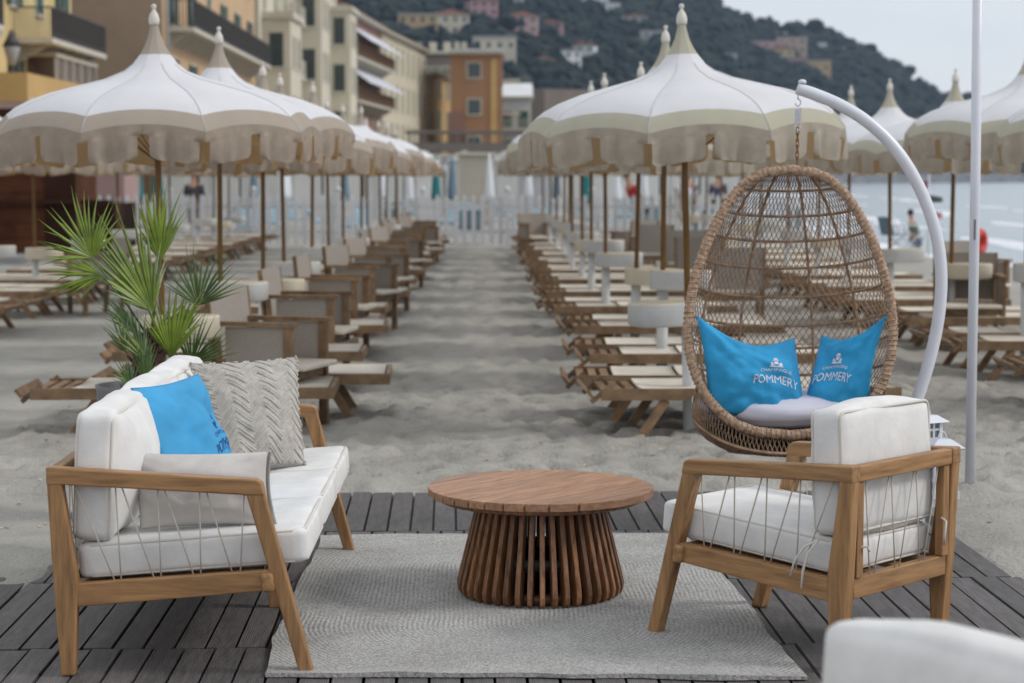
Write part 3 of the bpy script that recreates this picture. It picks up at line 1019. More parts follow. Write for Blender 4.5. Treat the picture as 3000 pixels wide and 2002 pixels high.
# pale palazzo with bay towers
tb, Lb = building('tall pale cream palazzo with projecting bay towers', (-13.0, 112), (-11.6, 150), 22, 10, w_crm, 6, 9, 0.75, 1.6, 1.2, 3.35, shut_g, False)
for x in (1.2, 15.5, 32.5):
    bt = MB().box((x, -1.6, -1), (x + 4.6, -0.003, 10.6 if x < 10 else 13.6)).obj('bay_tower', w_crm, tb)
    MB().box((x - 0.2, -1.8, 0), (x + 4.8, -0.004, 0.35)).obj('cornice', trim, bt, loc=(0, 0, 10.6 if x < 10 else 13.6))
    fm_, pm_, sm_ = win_mesh(0.6, 1.7, shut_g, False)
    for r_ in range(3 if x < 10 else 4):
        for q_ in (1.3, 3.3):
            w_ = inst(fm_, 'window', tb, (x + q_, -1.6, 1.2 + r_ * 3.35)); inst(pm_, 'pane', w_)
    fm_, pm_, sm_ = win_mesh(0.8, 1.9, shut_b, False)
    for r_ in range(3 if x < 10 else 4):
        w_ = inst(fm_, 'window', tb, (x, -0.8, 1.2 + r_ * 3.35), (0, 0, R(-90))); inst(pm_, 'pane', w_)
for x in (7.5, 11.5):
    for z in (7.9, 11.2):
        balcony(tb, x, x + 2.6, z, 0.8, trim, trim)
# awning house
tb, Lb = building('brown fronted house with long balconies and white awnings', (-11.5, 151), (-9.7, 175), 14.4, 10, w_bal, 4, 7, 1.2, 2.2, 1.0, 3.3, shut_b, False, RF, 0.8, 2.2)
awm = mat('white_awning_cloth', (0.6, 0.6, 0.66), 0.9, 0.05)
for z in (4.3, 7.6, 10.9):
    balcony(tb, 1, Lb - 0.5, z, 1.3, shut_b, trim)
for z in (10.4, 13.6):
    MB().add([(1, -0.05, z), (Lb - 1, -0.05, z), (Lb - 1, -2.2, z - 1.5), (1, -2.2, z - 1.5), (1, -0.05, z - 0.06), (Lb - 1, -0.05, z - 0.06), (Lb - 1, -2.2, z - 1.56), (1, -2.2, z - 1.56)],
             [(0, 1, 2, 3)[::-1], (4, 5, 6, 7), (3, 2, 6, 7), (0, 3, 7, 4), (2, 1, 5, 6)]).obj('awning', awm, tb)
# long cream building, red roof
tb, Lb = building('long warm cream building with rows of tall shuttered windows under a red tiled roof', (-9.65, 175.5), (-6.8, 204.5), 14.4, 10, w_crm2, 4, 8, 1.0, 2.3, 0.8, 3.5, shut_g, False, RF, 0.7, 2.4)
# amber house
building('narrow amber yellow house between the cream building and the orange one', (-6.75, 205), (-4.3, 214), 12.2, 8, w_org, 4, 3, 1.0, 1.9, 0.6, 3.1, shut_g, False, RG, 0.8, 0.5)
tb, Lb = building('grey brown house with a flat roof terrace behind the amber house', (-9.3, 226), (-4.6, 226), 15.6, 9, w_dbr, 4, 4, 1.0, 1.5, 3.0, 3.2, shut_g, False, name='building')
MB().box((-0.3, -0.6, 15.6), (Lb + 0.3, 9.2, 15.9)).obj('cornice', trim, tb)
for x in (0.5, 2.2, 3.8):
    MB().box((x, 1, 15.9), (x + 0.8, 1.8, 17.0)).obj('chimney', trim, tb)
# orange brown corner house
tb, Lb = building('orange brown corner house with dark square windows in grey frames', (-4.15, 199), (1.0, 199), 13.9, 10, w_orb, 0, 0, roof=RG, eave=0.9, rh=0.6)
wq, pq, _ = win_mesh(1.25, 1.45, shut, False)
for z in (4.7, 8.4, 12.0):
    w_ = inst(wq, 'window', tb, (2.35, 0, z - 0.4)); inst(pq, 'pane', w_)
for z in (4.2, 7.9, 11.4):
    w_ = inst(wq, 'window', tb, (Lb, 3.2, z - 0.4), (0, 0, R(90))); inst(pq, 'pane', w_)
MB().box((4.0, -0.12, -0.9), (4.6, -0.003, 13.5)).obj('pilaster', w_org, tb)
MB().box((-0.2, -0.5, -0.95), (1.3, -0.004, 8.2)).obj('side_bay', w_bal, tb)
balcony(tb, -0.3, 1.5, 5.1, 1.3, iron, trim)
for i, z in enumerate((8.0, 11.3)):
    c_ = MB().box((Lb + 0.003, 1.0, z), (Lb + 1.8, 5, z + 0.22)).obj('balcony', trim, tb)
for x in (0.4, 1.1, 3.0, 4.0):
    MB().box((x, 1, 13.9), (x + 0.5, 1.6, 15.2)).obj('chimney', trim, tb)
tb, Lb = building('pale grey balcony house half hidden behind the orange corner house', (0.7, 216), (4.2, 216), 10.2, 8, w_gry, 3, 2, 1.1, 1.9, 0.6, 3.2, shut, False, WL['white'], 0.5, 1.6)
balcony(tb, 0.2, 3.4, 3.8, 1.2, trim, trim); balcony(tb, 0.2, 3.4, 7.0, 1.2, trim, trim)
building('plain brown grey block low behind the big right parasol', (6.0, 230), (13.5, 233), 11.9, 9, w_dbr, 3, 4, 0.9, 1.3, 1, 3.3, shut_g, False)
building('low brown house far behind the right hand parasols', (14.0, 250), (24, 252), 9.5, 9, w_bal, 2, 5, 0.9, 1.3, 1, 3.3, shut_g, False, RF, 0.5, 1.5)
# promenade terrace below the orange house
tb = thing('terrace_building', 'low grey terrace building with dark pergola and pale awning below the orange corner house', 'building', (-6.5, 150, 0))
MB().box((0, 0, -1), (14, 8, 3.2)).obj('wall', w_gry, tb)
MB().box((-0.3, -0.6, 3.2), (14.3, 8.2, 3.45)).obj('cornice', trim, tb)
q = MB()
for i in range(12):
    q.box((0.2 + i * 1.2, 0, 3.45), (0.35 + i * 1.2, 0.15, 5.0))
q.box((0, -0.1, 5.0), (14, 3, 5.2)); q.box((0.2, 0.02, 3.6), (13.6, 0.12, 4.3))
q.obj('pergola', mat('weathered_pergola_wood', (0.17, 0.15, 0.14), 0.8, 0.1), tb)
MB().add([(1, -0.01, 2.9), (9, -0.01, 2.9), (9, -2.2, 2.2), (1, -2.2, 2.2), (1, -0.01, 2.84), (9, -0.01, 2.84), (9, -2.2, 2.14), (1, -2.2, 2.14)],
         [(3, 2, 1, 0), (4, 5, 6, 7), (3, 7, 6, 2), (0, 4, 7, 3), (1, 2, 6, 5)]).obj('awning', awm, tb)

# ---- beach cabins
cw = mat('cabin_white_boards', (0.60, 0.61, 0.60), 0.8, 0.06, 1, rand=0.08)
teal = mat('teal_door_paint', (0.02, 0.19, 0.19), 0.6, 0.15, 3)
cab = thing('beach_cabin', 'white wooden beach cabin with a teal door', 'cabin', (0, -100, 0))
q = MB()
for i in range(8):
    q.box((i * 0.19, 0, 0), (i * 0.19 + 0.18, 0.03, 2.3))
q.box((0, 0.03, 0), (1.52, 1.5, 2.3))
q.obj('wall', cw, cab)
MB().prism([(-0.08, 2.3), (1.6, 2.3), (0.76, 2.75)], -0.15, 1.6).obj('roof', cw, cab)
MB().box((0.45, -0.03, 0.05), (1.05, -0.002, 1.95)).obj('door', teal, cab)
ords = ['first', 'second', 'third', 'fourth', 'fifth', 'sixth', 'seventh', 'eighth', 'ninth', 'tenth', 'eleventh', 'twelfth', 'thirteenth', 'fourteenth', 'fifteenth', 'sixteenth', 'seventeenth', 'eighteenth', 'nineteenth', 'twentieth']
cx0 = -13.2
for i in range(14):
    lb = 'white beach cabin with a teal door, %s from the left behind the fence' % ords[i]
    if i == 0:
        c_ = cab; cab.location = (cx0, 79, 0); cab['label'] = lb; cab['group'] = 'beach cabins in a row behind the fence'
    else:
        c_ = copy_tree(cab, (cx0 + i * 1.62 + (0.6 if i > 8 else 0), 79 + 0.15 * i, 0), 0, lb, 'beach cabins in a row behind the fence')
    if i not in (1, 4, 7, 8, 11, 13):
        for ch in c_.children:
            if base(ch.name) == 'door':
                dm_ = ch.data.copy(); dm_.materials.clear(); dm_.materials.append(cw); ch.data = dm_
                c_['label'] = lb.replace('teal', 'white')
# tall cream changing tower next to the aisle end
tb = thing('changing_hut', 'tall cream boarded changing hut at the far end of the aisle', 'hut', (-1.15, 68, 0))
q = MB()
for i in range(6):
    q.box((i * 0.2, 0, 0), (i * 0.2 + 0.19, 0.03, 2.4))
q.box((0, 0.03, 0), (1.2, 1.2, 2.4))
q.obj('wall', mat('cream_boards', (0.45, 0.42, 0.35), 0.8, 0.06, 1), tb)
MB().box((-0.1, -0.12, 2.4), (1.3, 1.3, 2.5)).obj('roof', trim, tb)
tb = thing('canopied_stall', 'grey stall under a small white awning beyond the fence left of the right hand row', 'stall', (0.95, 74, 0))
MB().box((0, 0, 0), (1.1, 1, 1.9)).obj('wall', M['steel'], tb)
MB().lathe([(0.8, 1.9), (0.72, 2.15), (0.5, 2.4), (0.05, 2.5)], 12, c=(0.55, 0.4, 0)).obj('awning', awm, tb)

# ---- brown kiosk
kb = mat('dark_red_brown_boards', (0.075, 0.024, 0.011), 0.8, 0.25, 2, c2=(0.10, 0.034, 0.015), spec=0.15)
kd = mat('deep_brown_boards', (0.035, 0.013, 0.007), 0.8, 0.2, 2, spec=0.15)
tb = thing('kiosk', 'dark red brown wooden kiosk with a counter behind the far left loungers', 'kiosk', (-13.5, 40, 0.12))
q = MB()
for i in range(9):
    q.box((0, 0, i * 0.3), (5.0, 0.03, i * 0.3 + 0.285))
q.box((0, 0.03, 0), (5.0, 3, 2.7))
q.obj('wall', kb, tb)
MB().box((4.55, -0.03, 0), (5.25, -0.002, 2.7)).obj('corner_post', kd, tb)
MB().box((0.2, -0.25, 0.98), (5.9, -0.035, 1.06)).obj('counter', kd, tb)
MB().box((3.2, -0.04, 1.75), (4.5, -0.003, 2.6)).obj('shutter', mat('orange_brown_board', (0.16, 0.055, 0.018), 0.7, 0.2, 2), tb)
MB().box((5.26, 0.2, 0), (5.9, 2.6, 0.98)).obj('side_counter', kd, tb)
MB().box((-0.2, -0.5, 2.7), (5.5, 3.3, 2.86)).obj('roof', kd, tb)
tb = thing('pink_hut', 'pale pink plastered hut right behind the brown kiosk', 'hut', (-9.9, 47, 0))
MB().box((0, 0, 0), (1.25, 2, 2.9)).obj('wall', mat('pale_pink_plaster', (0.36, 0.24, 0.22), 0.9, 0.06, 1), tb)
MB().box((-0.1, -0.1, 2.9), (1.35, 2.1, 3.0)).obj('roof', trim, tb)
tb = thing('bar_hut', 'small grey bar hut under a rounded white awning', 'hut', (-12.5, 62, 0))
MB().box((0.05, 0, 0), (1.1, 1.2, 2.1)).obj('wall', mat('grey_hut_boards', (0.20, 0.20, 0.21), 0.8, 0.1, 1), tb)
MB().box((0.5, -0.02, 0), (0.95, -0.002, 1.5)).obj('door', M['glass'], tb)
MB().lathe([(0.66, 1.72), (0.62, 1.95), (0.45, 2.2), (0.05, 2.3)], 16, c=(0.58, 0.1, 0)).obj('awning', mat('ivory_awning', (0.58, 0.57, 0.50), 0.9, 0.05), tb)
# street lamp in front of the yellow house
tb = thing('street_lamp', 'black lantern street lamp before the yellow house', 'lamp', (-13.6, 57, 1.2))
MB().tube([(0, 0, 0), (0, 0, 3.6)], [0.08, 0.05], 8).obj('pole', iron, tb)
MB().lathe([(0.10, 3.6), (0.24, 4.1), (0.24, 4.14)], 6).obj('lantern_glass', mat('frosted_lamp_glass', (0.4, 0.4, 0.42), 0.4, 0.05), tb)
MB().lathe([(0.28, 4.14), (0.16, 4.35), (0.04, 4.6)], 6).obj('cap', iron, tb)

# ================================================================== PARASOLS
NP_ = 9
PA = 2 * math.pi / NP_
prof = [(0.022, 2.56), (0.032, 2.51), (0.045, 2.46), (0.068, 2.41), (0.098, 2.36), (0.145, 2.30), (0.20, 2.255), (0.33, 2.20), (0.50, 2.155), (0.675, 2.108), (0.815, 2.055), (0.90, 2.008), (0.955, 1.96), (1.0, 1.91), (1.028, 1.86)]
CONE_I, BAND_I = 4, 12


def rim_lift(u, k):
    """u in -1..1 across a panel, k 0..1 towards the rim"""
    return 0.048 * (1 - abs(u) ** 2.2) * k


def panel_pts(nu=8):
    P = np.zeros((len(prof), nu + 1, 3))
    for i, (r, z) in enumerate(prof):
        k = max(0, (i - 3) / (len(prof) - 4)) ** 1.25
        for j in range(nu + 1):
            u = -1 + 2 * j / nu
            a = u * PA / 2
            chord = r * math.cos(PA / 2) / math.cos(a)
            rr = chord * 0.9 + r * 0.1
            P[i, j] = (rr * math.cos(a), rr * math.sin(a), z + rim_lift(u, k))
    return P


def make_panel_mesh(band):
    P = panel_pts()
    mb = MB()
    v, f = grid_mesh(P)
    f = [q[::-1] for q in f]
    mb.add(v, f, 0, True)
    n = P.shape[1] - 1
    mb.m = [1 if (i // n) < CONE_I else (1 if (i // n) >= BAND_I else 0) for i in range(len(f))]
    return mb.mesh('canopy_panel', [M['canopy'], band])


def flap_pts(side, nu=14, nv=10, drop=0.205, seed=0):
    """one tab of the valance: upper strip is full width, the tab below is narrower with round corners"""
    r2 = random.Random(seed)
    ph, ph2 = r2.uniform(0, 6), r2.uniform(0, 6)
    r3 = r2.uniform(-1, 1)
    u0, u1 = (-1, 0) if side < 0 else (0, 1)
    P = np.zeros((nv + 1, nu + 1, 3))
    for j in range(nv + 1):
        for i in range(nu + 1):
            q = i / nu
            t = (0, .14, .25, .27, .33, .45, .6, .75, .88, .96, 1)[j] if nv == 10 else (0, .25, .29, .55, .9, 1)[j]
            if t <= 0.25:
                qq = q; dz = t / 0.25 * 0.055
            else:
                s = (t - 0.25) / 0.75
                inset = 0.085 + r3 * 0.03 + 0.07 * max(0, (s - 0.80) / 0.20) ** 2
                qq = inset + (1 - 2 * inset) * q
                m_ = min(1, s * 30)
                qq = q * (1 - m_) + qq * m_
                c = 1 - 0.06 * (abs(2 * q - 1) ** 6) * s
                dz = 0.055 + (drop - 0.055) * s * c
            u = u0 + (u1 - u0) * qq
            a = u * PA / 2
            r, z = prof[-1]
            chord = r * math.cos(PA / 2) / math.cos(a)
            rr = chord * 0.9 + r * 0.1
            rr += 0.018 * t * math.sin(q * 9 + ph) + 0.010 * t * math.sin(q * 19 + ph2) + 0.012 * t - 0.02 * t * t
            P[j, i] = (rr * math.cos(a), rr * math.sin(a), z + rim_lift(u, 1) - dz + 0.002)
    return P


def flap_mesh(side, mt, seed):
    v, f = grid_mesh(flap_pts(side, seed=seed))
    return MB().add(v, [q[::-1] for q in f], 0, True).mesh('valance_flap', mt)


def simple_canopy(band, flap):
    mb = MB()
    P = panel_pts(4)
    v0, f0 = grid_mesh(P); f0 = [q[::-1] for q in f0]
    n = P.shape[1] - 1
    mi = [1 if (i // n) < CONE_I or (i // n) >= BAND_I else 0 for i in range(len(f0))]
    for k in range(NP_):
        c, s = math.cos(k * PA), math.sin(k * PA)
        o0 = len(mb.v)
        mb.add([(x * c - y * s, x * s + y * c, z) for x, y, z in v0], f0, 0, True)
        mb.m[-len(f0):] = mi
    cn = mb.mesh('canopy', [M['canopy'], band])
    mb = MB()
    for side in (-1, 1):
        for k in range(NP_):
            v1, f1 = grid_mesh(flap_pts(side, 6, 5, seed=k * 2 + side))
            c, s = math.cos(k * PA), math.sin(k * PA)
            mb.add([(x * c - y * s, x * s + y * c, z) for x, y, z in v1], [q[::-1] for q in f1], 0, True)
    return cn, mb.mesh('valance', flap)


SEAM = {}
SEAM = MB().tube([(r * math.cos(PA / 2), r * math.sin(PA / 2), z + 0.0015) for r, z in prof[5:]], 0.0028, 5).mesh('seam', mat('seam_tape_cloth', (0.50, 0.49, 0.49), 0.9, 0.05))
FIN = MB().lathe([(0.030, 2.545), (0.033, 2.56), (0.034, 2.58), (0.026, 2.61), (0.012, 2.632), (0.009, 2.64), (0.014, 2.648), (0.017, 2.658), (0.014, 2.668), (0.0, 2.674)], 14).mesh('finial', M['finial'])
POLE = MB().tube([(0, 0, 0.72), (0, 0, 2.56)], 0.02, 10).mesh('pole', M['pole_wood'])
RIBS = MB()
for k in range(NP_):
    a = (k + 0.5) * PA
    pts = [(r * math.cos(a) * 0.985, r * math.sin(a) * 0.985, z - 0.012) for r, z in prof[3::2]]
    pts = [(x * 0.96, y * 0.96, z - 0.03) for x, y, z in pts]
    RIBS.tube(pts, 0.005, 4)
    RIBS.tube([(0.02 * math.cos(a), 0.02 * math.sin(a), 1.72), (0.55 * math.cos(a), 0.55 * math.sin(a), 2.10)], 0.005, 4)
RIBS = RIBS.mesh('ribs', M['pole_wood'])
POST = MB().tube([(0, 0, -0.1), (0, 0, 0.745)], 0.043, 12).mesh('post', M['post'])
tr = MB()
hs = []
outl = []
for k in range(28):
    a = 2 * math.pi * k / 28
    outl.append((0.14 + 0.24 * math.copysign(abs(math.cos(a)) ** 0.6, math.cos(a)), 0.17 * math.copysign(abs(math.sin(a)) ** 0.7, math.sin(a))))
n_ = len(outl)
tv = [(x * s, y * s, z) for s, z in ((0.93, 0.68), (1, 0.695), (1, 0.815), (0.985, 0.825), (0.93, 0.826)) for x, y in outl]
tf = [tuple(range(n_))[::-1]]
for r_ in range(4):
    tf += [(r_ * n_ + i, r_ * n_ + (i + 1) % n_, (r_ + 1) * n_ + (i + 1) % n_, (r_ + 1) * n_ + i) for i in range(n_)]
tf.append(tuple(range(4 * n_, 5 * n_)))
tr.add(tv, tf[:1 + 2 * n_], 0, True); 
tr.add(tv, tf[1 + 2 * n_:], 1, True)
tr.sm = [len(f) < 6 for f in tr.f]
TRAY = tr.mesh('tray', [M['post'], M['tray']])
TRAY_C = tr.mesh('tray', [M['tray'], M['tray']])

PANEL = {'l': make_panel_mesh(M['band_l']), 'r': make_panel_mesh(M['band_r'])}
FLAPS = {k: [flap_mesh(s_, M['flap_' + k], 10 * i + s_) for i in range(5) for s_ in (-1, 1)] for k in 'lr'}
SIMPLE = {k: simple_canopy(M['band_' + k], M['flap_' + k]) for k in 'lr'}


def parasol(x, y, kind, near, label, group, zoff=0.0, rz=0.0, tilt=(0, 0), tray_rz=0.0, sc=1.0, cream=False):
    t_ = thing('parasol', label, 'parasol', (x, y, zoff), rz, group)
    t_.rotation_euler = (Matrix.Rotation(tilt[1], 3, 'Y') @ Matrix.Rotation(tilt[0], 3, 'X') @ Matrix.Rotation(rz, 3, 'Z')).to_euler()
    t_.scale = (sc, sc, 1)
    if near:
        for k in range(NP_):
            inst(PANEL[kind], 'canopy_panel', t_, (0, 0, 0), (0, 0, k * PA))
            inst(SEAM, 'seam', t_, (0, 0, 0), (0, 0, k * PA))
            for s_ in (0, 1):
                j = rnd.randrange(5) * 2 + s_
                inst(FLAPS[kind][j], 'valance_flap', t_, (0, 0, 0), (0, 0, k * PA))
        inst(RIBS, 'ribs', t_)
    else:
        inst(SIMPLE[kind][0], 'canopy', t_); inst(SIMPLE[kind][1], 'valance', t_)
    inst(FIN, 'finial', t_); inst(POLE, 'pole', t_); inst(POST, 'post', t_)
    inst(TRAY_C if cream else TRAY, 'tray', t_, (0, 0, 0.02 if kind == 'r' else -0.07), (0, 0, tray_rz - rz))
    return t_


cols_ = [('l', -5.86, 12.4 + 2.68 * 3, 10, 'second row left of the aisle'), ('l', -2.09, 12.4, 13, 'left aisle row'),
         ('r', 1.17, 12.33, 13, 'right aisle row'), ('r', 4.35, 13.35, 13, 'row nearest the sea')]
ordw = ['nearest', 'second', 'third', 'fourth', 'fifth', 'sixth', 'seventh', 'eighth', 'ninth', 'tenth', 'eleventh', 'twelfth', 'farthest']
spots = []
for ci, (kind, x, y0, n, where) in enumerate(cols_):
    for k in range(n):
        y = y0 + 2.69 * k + (0 if k == 0 else rnd.uniform(-0.08, 0.08))
        xx = x + (rnd.uniform(-0.05, 0.05) if k else 0)
        w = ordw[k] if k < n - 1 else 'farthest'
        lb = '%s white and %s scalloped parasol, %s' % (w, 'taupe' if kind == 'l' else 'khaki', where)
        near = k < (3 if ci in (1, 2) else 2)
        zo = [0.0, 0.07, -0.04, 0.0, 0.05, -0.03][k % 6] if k else 0.0
        rz = R(22.9 - 18 + (-90)) if (ci == 1 and k == 0) else (R(-90 + 3) if (ci == 2 and k == 0) else rnd.uniform(0, 6.28))
        trz = R(rnd.uniform(-14, 14)) if kind == 'r' else R(rnd.uniform(-30, 20))
        if ci == 2 and k == 0:
            trz = R(200)
        tl = (R(rnd.uniform(-0.8, 0.8)), R(rnd.uniform(-1.0, 1.0)))
        if ci == 2 and k == 0:
            tl = (0, R(-1.6)); xx = 1.235
        if ci == 1 and k == 0:
            tl = (0, R(-0.7)); xx = -2.05
        if ci == 2 and k in (1, 2, 3):
            xx = (0, 1.28, 1.27, 1.17)[k]; tl = (0, R((0, 0.3, 1.0, -0.6)[k]))
        parasol(xx, y, kind, near, lb, 'parasols standing in rows over the loungers', zo, rz, tl, trz, 1.0 if k else 1.0, cream=(k % 3 == 2 or (ci == 1 and k == 0)))
        spots.append((ci, k, xx, y))

# ================================================================== LOUNGERS
def make_lounger():
    t_ = thing('sun_lounger', 'x', 'lounger', (0, 0, 0), 0, 'wooden sun loungers in rows under the parasols')
    for y in (0.0, 0.62):
        MB().box((0.06, y - 0.016, 0.26), (1.9, y + 0.016, 0.33)).obj('side_rail', M['lounge_wood'], t_)
    MB().box((1.87, 0.018, 0.265), (1.9, 0.602, 0.325)).obj('end_rail', M['lounge_wood'], t_)
    sl_ = MB().box((0, 0.018, 0.298), (0.05, 0.602, 0.318)).mesh('slat', M['lounge_wood'])
    for x in (0.07, 0.15, 0.23):
        inst(sl_, 'slat', t_, (x, 0, 0))
    # headboard: slanting board across the end, with two small brackets
    b = MB()
    b.box((-0.02, -0.02, 0.27), (0.0, 0.64, 0.33), rot=Matrix.Rotation(R(-38), 3, 'Y'), piv=(-0.01, 0.3, 0.30))
    b.obj('end_board', M['lounge_wood'], t_)
    b = MB()
    for y in (0.03, 0.59):
        MB().beam((0.0, y, 0.245), (0.12, y, 0.345), 0.02, 0.03).obj('bracket', M['lounge_wood'], t_)
    # sling canvas in two lengths, sagging a little between the rails
    for (xa, xb, z0) in ((0.31, 0.72, 0.332), (0.74, 1.86, 0.338)):
        P = np.zeros((9, 9, 3))
        for i in range(9):
            for j in range(9):
                u, v = i / 8, j / 8
                P[i, j] = (xa + (xb - xa) * u, -0.005 + 0.63 * v, z0 - 0.022 * math.sin(math.pi * v) * (0.5 + 0.5 * math.sin(math.pi * u)))
        Q = P.copy(); Q[..., 2] -= 0.012
        v, f = grid_mesh(P); v2, f2 = grid_mesh(Q)
        mb = MB().add(v, f, 0, True).add(v2, [q[::-1] for q in f2], 0, True)
        k = 81
        for i in range(8):
            mb.f += [(i * 9, i * 9 + k, (i + 1) * 9 + k, (i + 1) * 9), (i * 9 + 8, (i + 1) * 9 + 8, (i + 1) * 9 + 8 + k, i * 9 + 8 + k), (i, i + 1, i + 1 + k, i + k), (72 + i, 72 + i + k, 73 + i + k, 73 + i)]
            mb.m += [0] * 4; mb.sm += [False] * 4
        mb.obj('canvas', M['canvas'], t_)
    for y in (0.03, 0.59):
        for (xt, xb) in ((0.46, 0.27), (1.50, 1.67)):
            MB().beam((xt, y, 0.26), (xb, y, -0.02), 0.026, 0.055, up=(1, 0, 0)).obj('leg', M['lounge_wood'], t_)
    return t_


LG = make_lounger()
LG.location = (-2.86, 12.22, 0)
first = True
lw = {0: 'second row left of the aisle', 1: 'left aisle row', 2: 'right aisle row', 3: 'row nearest the sea'}
for ci, k, x, y in spots:
    for h_ in (0, 1):
        nm = '%s cream canvas lounger under the %s parasol, %s' % ('nearer' if h_ == 0 else 'farther', ordw[k] if k < cols_[ci][3] - 1 else 'farthest', lw[ci])
        dy = -0.55 if h_ == 0 else 0.30
        if ci in (1, 2) and k == 0:
            dy = -0.33 if h_ == 0 else 0.52
        sc = None
        if ci in (0, 1):
            xx = x - 0.80 + rnd.uniform(-0.08, 0.08) - (0.10 if h_ else 0); rz = R(rnd.uniform(-3, 3))
            if ci == 1 and k == 0:
                xx = -2.87 + (0.30 if h_ else 0); rz = R(1.5)
            if ci == 0:
                xx = x - 0.95
        else:
            xx = x - 0.66 + rnd.uniform(-0.08, 0.08); rz = R(rnd.uniform(-3, 3))
            if k == 0 and ci == 2:
                xx = 0.60 - 0.12 * h_; rz = R(2.5 if h_ == 0 else -1)
        if ci == 0:
            # this row is turned: its feet point at the aisle
            loc = (xx + 1.95, y + dy + 0.62, 0); rz += math.pi
        else:
            loc = (xx, y + dy, 0)
        if first:
            LG.location = loc; LG.rotation_euler = (0, 0, rz); LG['label'] = nm; first = False
        else:
            copy_tree(LG, loc, rz, nm, parts=(k < 9))
            if k >= 9:
                pass

# far loungers keep their parts too (cheap, shared meshes)
for o in [o for o in col.objects if o.name.startswith('sun_lounger') and not o.children]:
    for ch in LG.children:
        c = ch.copy(); col.objects.link(c); c.parent = o


# ================================================================== DIRECTOR CHAIRS
def make_chair():
    t_ = thing('beach_armchair', 'x', 'chair', (0, 0, 0), 0, 'wooden beach armchairs between the loungers')
    W_, D_ = 0.56, 0.53
    for y in (0.0, W_):
        MB().box((D_ - 0.055, y - 0.02, -0.02), (D_, y + 0.02, 0.68)).obj('leg', M['lounge_wood'], t_)
        MB().beam((0.0, y, 0.68), (0.07, y, -0.02), 0.04, 0.05, up=(1, 0, 0)).obj('leg', M['lounge_wood'], t_)
        MB().box((-0.03, y - 0.032, 0.681), (D_ + 0.03, y + 0.032, 0.708)).obj('armrest', M['lounge_wood'], t_)
        MB().box((0.03, y - 0.014, 0.355), (D_ - 0.056, y + 0.014, 0.40)).obj('side_rail', M['lounge_wood'], t_)
        MB().box((0.075, y - 0.004, 0.43), (D_ - 0.057, y + 0.004, 0.675)).obj('side_panel', M['mesh_cloth'], t_)
    MB().box((0.02, 0.022, 0.34), (0.05, W_ - 0.022, 0.40)).obj('back_rail', M['lounge_wood'], t_)
    MB().box((D_ - 0.05, 0.022, 0.34), (D_ - 0.02, W_ - 0.022, 0.40)).obj('front_rail', M['lounge_wood'], t_)
    P = np.zeros((7, 9, 3))
    for i in range(7):
        for j in range(9):
            u, v = i / 6, j / 8
            P[i, j] = (-0.005 - 0.045 * u - 0.03 * math.sin(math.pi * v), 0.0 + W_ * v, 0.46 + 0.44 * u)
    Q = P.copy(); Q[..., 0] += 0.014
    v, f = grid_mesh(P); v2, f2 = grid_mesh(Q)
    mb = MB().add(v, [q[::-1] for q in f], 0, True).add(v2, f2, 0, True)
    mb.obj('backrest', M['mesh_cloth'], t_)
    for y in (-0.01, W_ + 0.01):
        MB().beam((0.0, y, 0.40), (-0.05, y, 0.90), 0.02, 0.035, up=(1, 0, 0)).obj('back_post', M['lounge_wood'], t_)
    mb = MB().box((0.03, 0.02, 0.405), (D_ + 0.08, W_ - 0.02, 0.44))
    mb.obj('seat', M['canvas'], t_, bevel=0.012)
    return t_


CH = make_chair()
first = True
chair_spots = []
for k in range(12):
    y = [12.5, 15.35, 18.1][k] if k < 3 else 18.1 + 2.69 * (k - 2) + rnd.uniform(-0.1, 0.1)
    x = -1.72 + rnd.uniform(-0.04, 0.04)
    chair_spots.append((x, y, R(-18 if k == 0 else (-8 if k == 1 else rnd.uniform(-26, 2))), 'beside the %s parasol of the left aisle row' % ordw[min(k, 12)]))
for k in range(5):
    chair_spots.append((2.85 + rnd.uniform(-0.12, 0.12), 20.5 + 3.4 * k, R(rnd.uniform(60, 130)), 'seen through the egg chair wicker, %s from the camera' % ['first', 'second', 'third', 'fourth', 'fifth'][k]))
chair_spots += [(4.22, 18.9, R(-96), 'turned to the camera between the curved white arm and the mast'),
                (4.55, 16.5, R(-30), 'cut by the right picture edge right of the white mast'),
                (5.0, 22.3, R(-60), 'small, just right of the white mast near the red life ring'),
                (0.55, 40.5, R(-70), 'alone at the far end of the aisle on its right side'),
                (-4.6, 24.0, R(-150), 'behind the palm in the second row left of the aisle')]
for i, (x, y, rz, w) in enumerate(chair_spots):
    lb = 'brown wooden armchair ' + w
    lb = ' '.join(lb.split()[:4] + lb.split()[4:])
    if first:
        CH.location = (x, y, 0); CH.rotation_euler = (0, 0, rz); CH['label'] = lb; first = False
    else:
        copy_tree(CH, (x, y, 0), rz, lb)

# ================================================================== FAR CLUTTER: fence, white sunbeds, closed parasols
fp = mat('white_fence_paint', (0.64, 0.65, 0.67), 0.6, 0.05, 1, rand=0.05)
pick = MB().box((-0.05, -0.012, 0.06), (0.05, 0.012, 1.15)).add([(-0.05, -0.012, 1.15), (0.05, -0.012, 1.15), (0.05, 0.012, 1.15), (-0.05, 0.012, 1.15), (0, 0, 1.25)], [(0, 1, 4), (1, 2, 4), (2, 3, 4), (3, 0, 4)]).mesh('picket', fp)
rail = MB().box((0, 0.014, -0.04), (1.96, 0.045, 0.04)).mesh('rail', fp)
fpost = MB().box((-0.05, -0.05, -0.2), (0.05, 0.05, 1.3)).lathe([(0.05, 1.3), (0.07, 1.36), (0.0, 1.45)], 8).mesh('post', fp)
ff0 = thing('fence_panel', 'x', 'fence', (0, 0, 0), 0, 'white picket fence across the far end of the beach rows')
for i in range(9):
    inst(pick, 'picket', ff0, (0.13 + i * 0.212, 0, 0))
